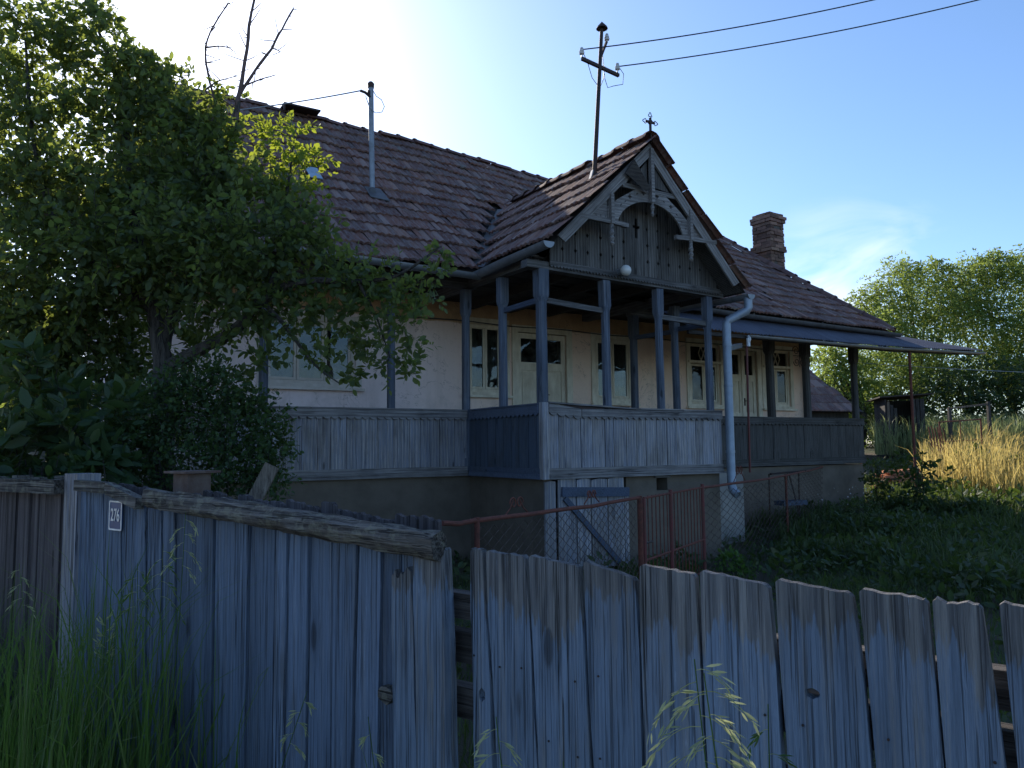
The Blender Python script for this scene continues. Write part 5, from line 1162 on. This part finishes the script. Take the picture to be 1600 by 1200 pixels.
# big willows on the right
WL = [(1365,500,31,62,'pale green willow nearest the corrugated roof, lowest of the big crowns'),(1440,500,33,95,''),(1560,490,32,110,'')]
def crown_tree(name, trunk_px, base_d, blobs, lab, m, dens, leafL, wr, grp, cat='tree'):
    b0 = cam_pt(trunk_px, 700, base_d); g0 = yz(b0.x, b0.y); t_ = tag(empty(name, (b0.x,b0.y,g0)), lab, cat, grp); cl_ = []
    for px, py, d_, rp in blobs:
        q = cam_pt(px, py, d_); cl_.append((q.x-b0.x, q.y-b0.y, q.z-g0, rp*d_/1200))
    mb = MB()
    top = max(c[2] for c in cl_)
    limb(mb, [(0,0,-.2),(.1,0,top*.3),(0,.1,top*.6)], .22, .10, 8)
    for c in cl_[::2]: limb(mb, [(0,0,top*.25),(c[0]*.5,c[1]*.5,(top*.3+c[2])*.5),(c[0],c[1],c[2])], .08, .02, 5)
    obj('trunk', mb, M['bark'], t_); foliage('crown', cl_, dens, leafL, m, t_, wr, twig=False, twigL=.9, per=12, droop=.7, up=.2); return t_
gw = 'big willows behind the yard'
crown_tree('willow_tree', 1345, 29, [(1310,560,29,30),(1340,580,29,38),(1300,590,28.5,24),(1330,610,29,30),(1370,620,29.5,35),(1375,570,30,42),(1295,560,29,20),(1345,520,29.5,36),(1390,660,30,26),(1360,655,29,20),(1410,600,30,35),(1285,605,29.5,30),(1310,640,29.5,30),(1275,560,30,18),(1340,650,29.5,30)], 'lower pale green willow seen between the veranda posts', M['leaf_willow'], 46, .13, .42, gw)
crown_tree('willow_tree', 1440, 32, [(1370,480,32,38),(1400,440,32,36),(1360,500,31,30),(1420,500,32,50),(1450,450,33,44),(1480,500,32,50),(1440,560,31.5,50),(1395,530,31,40),(1500,440,33,34),(1490,590,32,50),(1420,420,32.5,22),(1462,422,33,20),(1345,470,31.5,18)], 'tall willow crown above the corrugated roof end', M['leaf_willow'], 42, .13, .42, gw)
crown_tree('willow_tree', 1580, 33, [(1540,440,33,42),(1580,430,33,40),(1620,450,33,45),(1550,500,32,55),(1610,520,32,60),(1560,570,32,55),(1530,420,33.5,26),(1595,410,33.5,22),(1660,480,33,60),(1640,580,32,60),(1500,480,33,36),(1555,408,33,18)], 'tall willow cut by the right picture edge', M['leaf_willow'], 42, .13, .42, gw)
crown_tree('dark_hedge_tree', 1520, 28, [(1500,600,28,50),(1560,610,28,55),(1620,600,28,55),(1460,620,28,40),(1530,640,27.5,40),(1590,650,27.5,40),(1440,650,28,30),(1400,640,28.5,30),(1680,600,28,60),(1420,672,27.5,24),(1460,668,27.5,26),(1500,672,27.5,26),(1545,672,27.5,28),(1590,675,27.5,28),(1635,670,27.5,30),(1380,672,28,22)], 'dark shaded thicket under the willows at right', M['leaf_far'], 30, .13, .5, None, 'thicket')
crown_tree('backyard_tree', 1250, 40, [(1240,640,40,50),(1300,640,40,50),(1180,640,42,50),(1350,650,38,40),(1100,650,42,50)], 'distant trees far behind the house end', M['leaf_far'], 14, .2, .5, None)

# ------------------------------------------------------------ grass, weeds
def blades(name, X_, Y_, Z_, H_, W_, m, lean=.35, label=None, parent=None, curve=.6, kind='stuff'):
    n = len(X_); a = rg.uniform(0, 2*PI, n); la = rg.uniform(0, 2*PI, n); ln = np.abs(rg.normal(0, lean, n))*H_
    bx = np.stack([np.cos(a), np.sin(a), np.zeros(n)], 1)*W_[:,None]*.5; B0 = np.stack([X_, Y_, Z_], 1); dl = np.stack([np.cos(la), np.sin(la), np.zeros(n)], 1)*ln[:,None]; up = np.array([0,0,1.])
    p1 = B0 + up*H_[:,None]*.45 + dl*.25; p2 = B0 + up*H_[:,None]*.8 + dl*.62*1.; p3 = B0 + up*H_[:,None]*(1-curve*.12) + dl*1.15
    co = np.stack([B0-bx, B0+bx, p1+bx*.9, p1-bx*.9, p2+bx*.6, p2-bx*.6, p3], 1).reshape(-1,3); b_ = np.arange(n)[:,None]*7
    me = npmesh(name, co, np.concatenate([b_+np.array([0,1,2,3]), b_+np.array([3,2,4,5])]), b_+np.array([5,4,6]))
    return tag(link(name, me, m, parent), label, None, None, kind)
def scatter(n, f):
    X_, Y_ = f(n); return X_, Y_, gz(X_, Y_)
in_house = lambda x, y: ((x-.381)*.852+(y-9.6)*.524 > -4.7) & ((x-.381)*.852+(y-9.6)*.524 < 9.5) & (-(x-.381)*.524+(y-9.6)*.852 > np.where(((x-.381)*.852+(y-9.6)*.524 > 0) & ((x-.381)*.852+(y-9.6)*.524 < 3.3), 0, 1.9)) & (-(x-.381)*.524+(y-9.6)*.852 < 9.5)
def clumpy(X_, Y_, s_, th, seed=0):
    v_ = np.sin(X_*s_+seed)+np.sin(Y_*s_*1.3+1.7*seed)+.8*np.sin((X_+Y_)*s_*.7+3+seed)+.6*np.sin((X_-Y_)*s_*1.9+seed*2); return v_ > th
# unseen pale road added behind the camera to bounce sunlight onto fence and house
stx, sty = np.meshgrid(np.linspace(-60, 60, 61), np.linspace(-9.5, -1.6, 9)); sp = np.stack([stx*.8 - sty*(-.6), stx*-.6 + sty*.8, np.zeros_like(stx)], -1); sp[...,2] = gz(sp[...,0], sp[...,1]) + .05
sp = sp.reshape(-1,3); I = np.arange(8*61).reshape(8,61)[:, :-1].ravel()
tag(link('bounce_street', npmesh('bounce_street', sp, np.stack([I, I+1, I+62, I+61], 1)), plain('bounce_gravel', (.34,.30,.25), .95, 0, .1, 20, (.24,.21,.18), .4)), kind='structure')
# low broad weeds in the yard
n = 9000; X_ = rg.uniform(-1, 13, n); Y_ = rg.uniform(3, 20, n); k = ~in_house(X_, Y_) & (X_*.6+(Y_-2.17)*.8 > .4) & clumpy(X_, Y_, 1.7, .3, 4) & ~((Y_ > 15.) & (X_ > .48*Y_)) & (np.abs(X_ - (1.2+.36*(Y_-5))) > .55 + .2*np.sin(Y_*2)); X_, Y_ = X_[k], Y_[k]; n = len(X_)
per = 6; P_ = np.repeat(np.stack([X_, Y_, gz(X_,Y_)+rg.uniform(.0,.24,n)*(.3+clumpy(X_,Y_,3.1,.2,9))], 1), per, 0) + rg.normal(size=(n*per,3))*np.array([.05,.05,.03]); D_ = rg.normal(size=(n*per,3)); D_[:,2] = np.abs(D_[:,2])*.8+.1
co, q = leaf_mesh(P_, D_, np.repeat(rg.uniform(.025,.15,n), per), .42); tag(link('low_weeds', npmesh('low_weeds', co, q), M['leaf_weed']), 'low broad leaved weeds covering the shaded yard', None, None, 'stuff')
for (wx, wy, ws, nw) in ((11.6,19.0,.9,100),(12.0,21.0,.9,90),(8.6,14.0,.6,60),(4.6,10.2,.9,60),(6.2,12.4,1.2,90),(8.5,14.5,1.3,110),(7.6,10.6,1.0,60),(5.2,8.4,.8,40)):
    n = nw*40; X_ = rg.normal(wx, ws, n); Y_ = rg.normal(wy, ws*.7, n); k = ~in_house(X_, Y_); X_, Y_ = X_[k], Y_[k]; n = len(X_)
    hh = (.35 if wy < 15 else .7)*np.exp(-((X_-wx)**2+(Y_-wy)**2)/(2*ws*ws))*(.6+.5*np.sin(X_*5+wy)*np.sin(Y_*4)); P_ = np.stack([X_, Y_, gz(X_,Y_)+rg.uniform(0,1,n)*np.clip(hh+.08,.02,1)], 1); D_ = rg.normal(size=(n,3)); D_[:,2] = np.abs(D_[:,2])+.1
    co, q = leaf_mesh(P_, D_, rg.uniform(.05,.14,n), .45); tag(link('weed_patch', npmesh('weed_patch', co, q), M['leaf_weed']), 'patch of knee high leafy weeds in the shaded yard', None, None, 'stuff')
# yard grass behind the fence
X_ = rg.uniform(-3, 14, 130000); Y_ = rg.uniform(2.6, 22, 130000); k = ~in_house(X_, Y_) & (X_*.6+(Y_-2.17)*.8 > .25) & (X_ < .75*Y_+2) & (X_ > -.3*Y_-1)
path = np.abs(X_ - (1.2+.36*(Y_-5))) < .5 + .2*np.sin(Y_*2); k &= ~(path & (rg.random(len(X_)) < .8)) & (clumpy(X_, Y_, 1.9, -1.1) | (rg.random(len(X_)) < .25)) & ~((Y_ > 15.5) & (X_ > .5*Y_))
X_, Y_ = X_[k], Y_[k]; Hh = rg.uniform(.05,.16,len(X_))*(1+.6*clumpy(X_, Y_, 1.3, .4)); blades('yard_grass', X_, Y_, gz(X_,Y_), Hh, rg.uniform(.005,.011,len(X_)), M['grass_yard'], .6, 'low weedy grass in the shaded yard')
# taller weeds near the veranda and to the right
X_ = rg.uniform(3.2, 16, 60000); Y_ = rg.uniform(8, 21, 60000); u_ = (X_-.381)*.852+(Y_-9.6)*.524; v_ = -(X_-.381)*.524+(Y_-9.6)*.852
k = ~in_house(X_, Y_) & (X_ < .72*Y_+1.5) & (v_ < 1.2+.12*u_) & ((u_ > 3.6)) & clumpy(X_, Y_, 2.2, -.2, 2)
X_, Y_ = X_[k], Y_[k]; blades('tall_weeds', X_, Y_, gz(X_,Y_), rg.uniform(.15,.42,len(X_)), rg.uniform(.008,.02,len(X_)), M['grass_yard'], .5, 'tall dark weeds along the veranda and yard')
# golden field
X_ = rg.uniform(7, 34, 110000); Y_ = rg.uniform(14.5, 36, 110000); u_ = (X_-.381)*.852+(Y_-9.6)*.524
k = (X_ < .8*Y_+1.5) & (u_ > 11.6) & (X_ > .53*Y_ + .05*(18-np.minimum(Y_,18))) & (clumpy(X_, Y_, 1.1, -1.2, 5) | (rg.random(len(X_)) < .4)); X_, Y_ = X_[k], Y_[k]
blades('golden_grass', X_, Y_, gz(X_,Y_), rg.uniform(.3,1.05,len(X_))*(1+.3*np.sin(X_*2.3)*np.sin(Y_*1.7)), rg.uniform(.012,.026,len(X_)), M['grass_gold'], .3, 'sunlit golden dry grass in the field beyond')
X_ = rg.uniform(10, 22, 8000); Y_ = rg.uniform(22.5, 27, 8000); k = (X_ > .47*Y_) & (X_ < .75*Y_); X_, Y_ = X_[k], Y_[k]
blades('reed_grass', X_, Y_, gz(X_,Y_)+.2, rg.uniform(.5,1.3,len(X_)), rg.uniform(.012,.03,len(X_)), M['reed'], .35, 'tall pale reeds at the back of the golden field')
# foreground verge: left tall grass
def verge_sc(n, s0, s1, dmin, dmax):
    s_ = rg.uniform(s0, s1, n); d_ = rg.uniform(dmin, dmax, n); X_ = s_*.8 - d_*.6; Y_ = 2.17 - s_*.6 - d_*.8; return X_, Y_
X_, Y_ = verge_sc(2300, -4.6, -1.25, .04, .75); n = len(X_); cl3 = np.exp(-((X_+1.62)/.28)**2)*.25 + .15*np.sin(X_*9+1)*np.sin(Y_*7)
blades('tall_verge_grass', X_, Y_, gz(X_,Y_)-.02, rg.uniform(.4,1.12,n)+cl3, rg.uniform(.003,.008,n), M['grass'], .3, 'tall green grass growing against the left fence')
X_, Y_ = verge_sc(9000, -5, 2.5, .05, 1.0); n = len(X_); blades('verge_grass', X_, Y_, gz(X_,Y_)-.02, rg.uniform(.2,.5,n), rg.uniform(.004,.008,n), M['grass'], .45, 'lower green grass at the foot of the fences')
def panicle(P0_, stem, heads, lab, grp, m='seed', nb=6, droopy=1.):
    root = tag(empty('seeding_grass', P0_), lab, 'grass stalk', grp); b = MB(); pts = [Vector(p) for p in stem]; limb(b, pts, .0022, .0011, 5, .0, 5); obj('stem', b, M['grass'], root)
    P_, D_, L_ = [], [], []; b = MB(); tip = pts[-1]; back = (pts[-1]-pts[-2]).normalized()
    for k in range(nb):
        t = k/nb; q = tip - back*(.20*(1-t)); sgn = -1 if k % 2 else 1
        d_ = Vector((sgn*rnd.uniform(.5,1), rnd.uniform(-.3,.1), rnd.uniform(-.1,.3))).normalized(); l_ = heads*(1-.45*t)*rnd.uniform(.7,1.1)
        arcp = [q + d_*l_*s_ + Vector((0,0,-droopy*l_*.9*s_*s_)) for s_ in np.linspace(0,1,7)]; b.tube(arcp, .0008, 3)
        for j in range(2,7):
            for _ in range(2): P_.append(np.array(arcp[j])+rg.normal(size=3)*.003); dd_ = np.array(arcp[j]-arcp[j-1]); D_.append(dd_/np.linalg.norm(dd_)+rg.normal(size=3)*.18); L_.append(rnd.uniform(.018,.032))
    obj('panicle_branches', b, M['seed'], root); co, q = leaf_mesh(np.array(P_), np.array(D_), np.array(L_), .18, .2); tag(link('seed_head', npmesh('seed_head', co, q), M[m], root), kind='stuff'); 
    lf_n = 5; Xl = rg.normal(0,.03,lf_n); blades('leaf_blades', Xl, rg.normal(0,.02,lf_n), np.zeros(lf_n), rg.uniform(.5,.85,lf_n), rg.uniform(.006,.009,lf_n), M['grass'], .25, parent=root)
def at_front(px, py, off=.12):   # point in a plane just in front of the fence
    v_ = cam.matrix_world.to_3x3() @ Vector(((px-800)/1200, (600-py)/1200, -1)); nrm = FN; k = ((FP - FN*off - Vector((0,0,1.6))).dot(nrm))/v_.dot(nrm); return Vector((0,0,1.6)) + v_*k
def stalk(px, py, base_px, heads, lab, off=.16, **kw):
    tip = at_front(px, py, off); bs = at_front(base_px, 1200, off); bs.z = 0; bs = Vector((bs.x, bs.y, 0))
    midp = bs.lerp(tip, .55) + Vector((.02,0,.06)); panicle(bs, [Vector((0,0,0)), midp-bs, tip-bs + (tip-midp)*0], heads, lab, 'seeding grass stalks by the fence', **kw)
stalk(1085,1030,1120,.13,'brightest seeding grass stalk, in front of the wide boards', off=.5, nb=11, droopy=.9)
stalk(1100,1052,1165,.06,'short seed stalk right of the brightest one', off=.5, nb=6)
stalk(775,1120,800,.08,'seeding grass stalk below the gap between the fences', off=.4, nb=8)
stalk(880,1190,870,.05,'low seed stalk near the bottom of the wide boards', off=.4, nb=6)
stalk(1200,1100,1150,.07,'faint grass stalk leaning right across the wide boards', nb=4, m='grass')
stalk(290,800,240,.07,'tall seed stalk rising over the log topped fence', nb=7)
stalk(255,850,215,.09,'leafy grass panicle beside the number plate', nb=7, m='grass')
stalk(215,880,190,.08,'grass panicle in front of the numbered fence', nb=7, m='grass')
stalk(165,960,150,.03,'thin brown plantain like seed spike left of the tall grass', nb=9, droopy=-.8)
stalk(30,880,40,.06,'grass panicle at the far left edge', nb=6)
stalk(480,1080,360,.04,'arching dry seed stalk before the blue planks', nb=5)
stalk(575,1120,590,.03,'small dry seed stalk under the knot', nb=4)
# leafy plants in the yard
def bushy(name, px, d_, h, w_, n, leafL, m, lab, cat='plant', wr=.5, top_px=None):
    p = cam_pt(px, 700, d_); g0 = yz(p.x, p.y); root = tag(empty(name, (p.x,p.y,g0)), lab, cat)
    cl_ = [(rnd.gauss(0,w_*.4), rnd.gauss(0,w_*.4), h*(.2+.75*k/n), w_*(.55-.25*k/n)) for k in range(n)]
    foliage('leaves', cl_, 45/(leafL/.08)**2, leafL, m, root, wr, twig=False, twigL=w_*.7, per=7, droop=.2)
    b = MB()
    for _ in range(4): limb(b, [(0,0,-.05),(rnd.gauss(0,w_*.1),0,h*.4),(rnd.gauss(0,w_*.25),0,h*.9)], .012, .004, 5)
    obj('stem', b, M['bark'], root); return root
bushy('sapling', 1437, 14.5, 1.2, .46, 11, .11, M['leaf_far'], 'dark leafy sapling before the sunlit field', 'sapling')
bushy('green_weed', 1140, 9.6, .34, .28, 5, .07, M['grass'], 'bright green low weed right of the iron gate', 'weed')
bushy('leafy_weed', 1365, 15.5, .95, .35, 7, .09, M['leaf_far'], 'dark leafy weed at the end of the right veranda', 'weed')
bushy('white_flowered_weed', 1340, 13.5, .5, .5, 6, .05, M['grass_yard'], 'dark weed with small whitish flowers by the pipe fence', 'weed')
p = cam_pt(1340, 780, 13.4); X_ = rg.normal(p.x,.45,40); Y_ = rg.normal(p.y,.3,40); co, q = leaf_mesh(np.stack([X_,Y_,rg.uniform(.55,.85,40)],1), rg.normal(size=(40,3))+np.array([0,0,1.]), rg.uniform(.02,.035,40), .9)
tag(link('small_flowers', npmesh('small_flowers', co, q), M['flower']), 'scattered tiny pale flowers over the yard weeds', None, None, 'stuff')
for i, (px, d_, h, lab) in enumerate([(1500,14.5,.62,'burdock plant silhouetted before the field, leftmost'),(1520,14.8,.48,'low burdock beside the leftmost one'),(1555,14.2,.60,'burdock with upright leaves against golden grass, middle'),(1590,13.8,.66,'burdock at the right picture edge'),(1575,14.4,.5,'small burdock between middle and edge plants')]):
    p = cam_pt(px, 700, d_); g0 = yz(p.x,p.y); root = tag(empty('burdock', (p.x,p.y,g0)), lab, 'plant', 'burdock plants before the golden field')
    for k in range(11):
        a = rnd.uniform(0,6.28); z_ = h*(.15+.8*k/11); l_ = rnd.uniform(.16,.26)*(1.1-.5*k/11)
        co, q = leaf_mesh(np.array([[0,0,z_]]), np.array([[math.cos(a),math.sin(a)*.6,.75]]), np.array([l_]), .5, .3); link('leaf', npmesh('leaf', co, q), M['leaf_big'], root)
    b = MB(); b.tube([(0,0,-.05),(0,0,h)], [.014,.006], 6); obj('stem', b, M['leaf_big'], root)
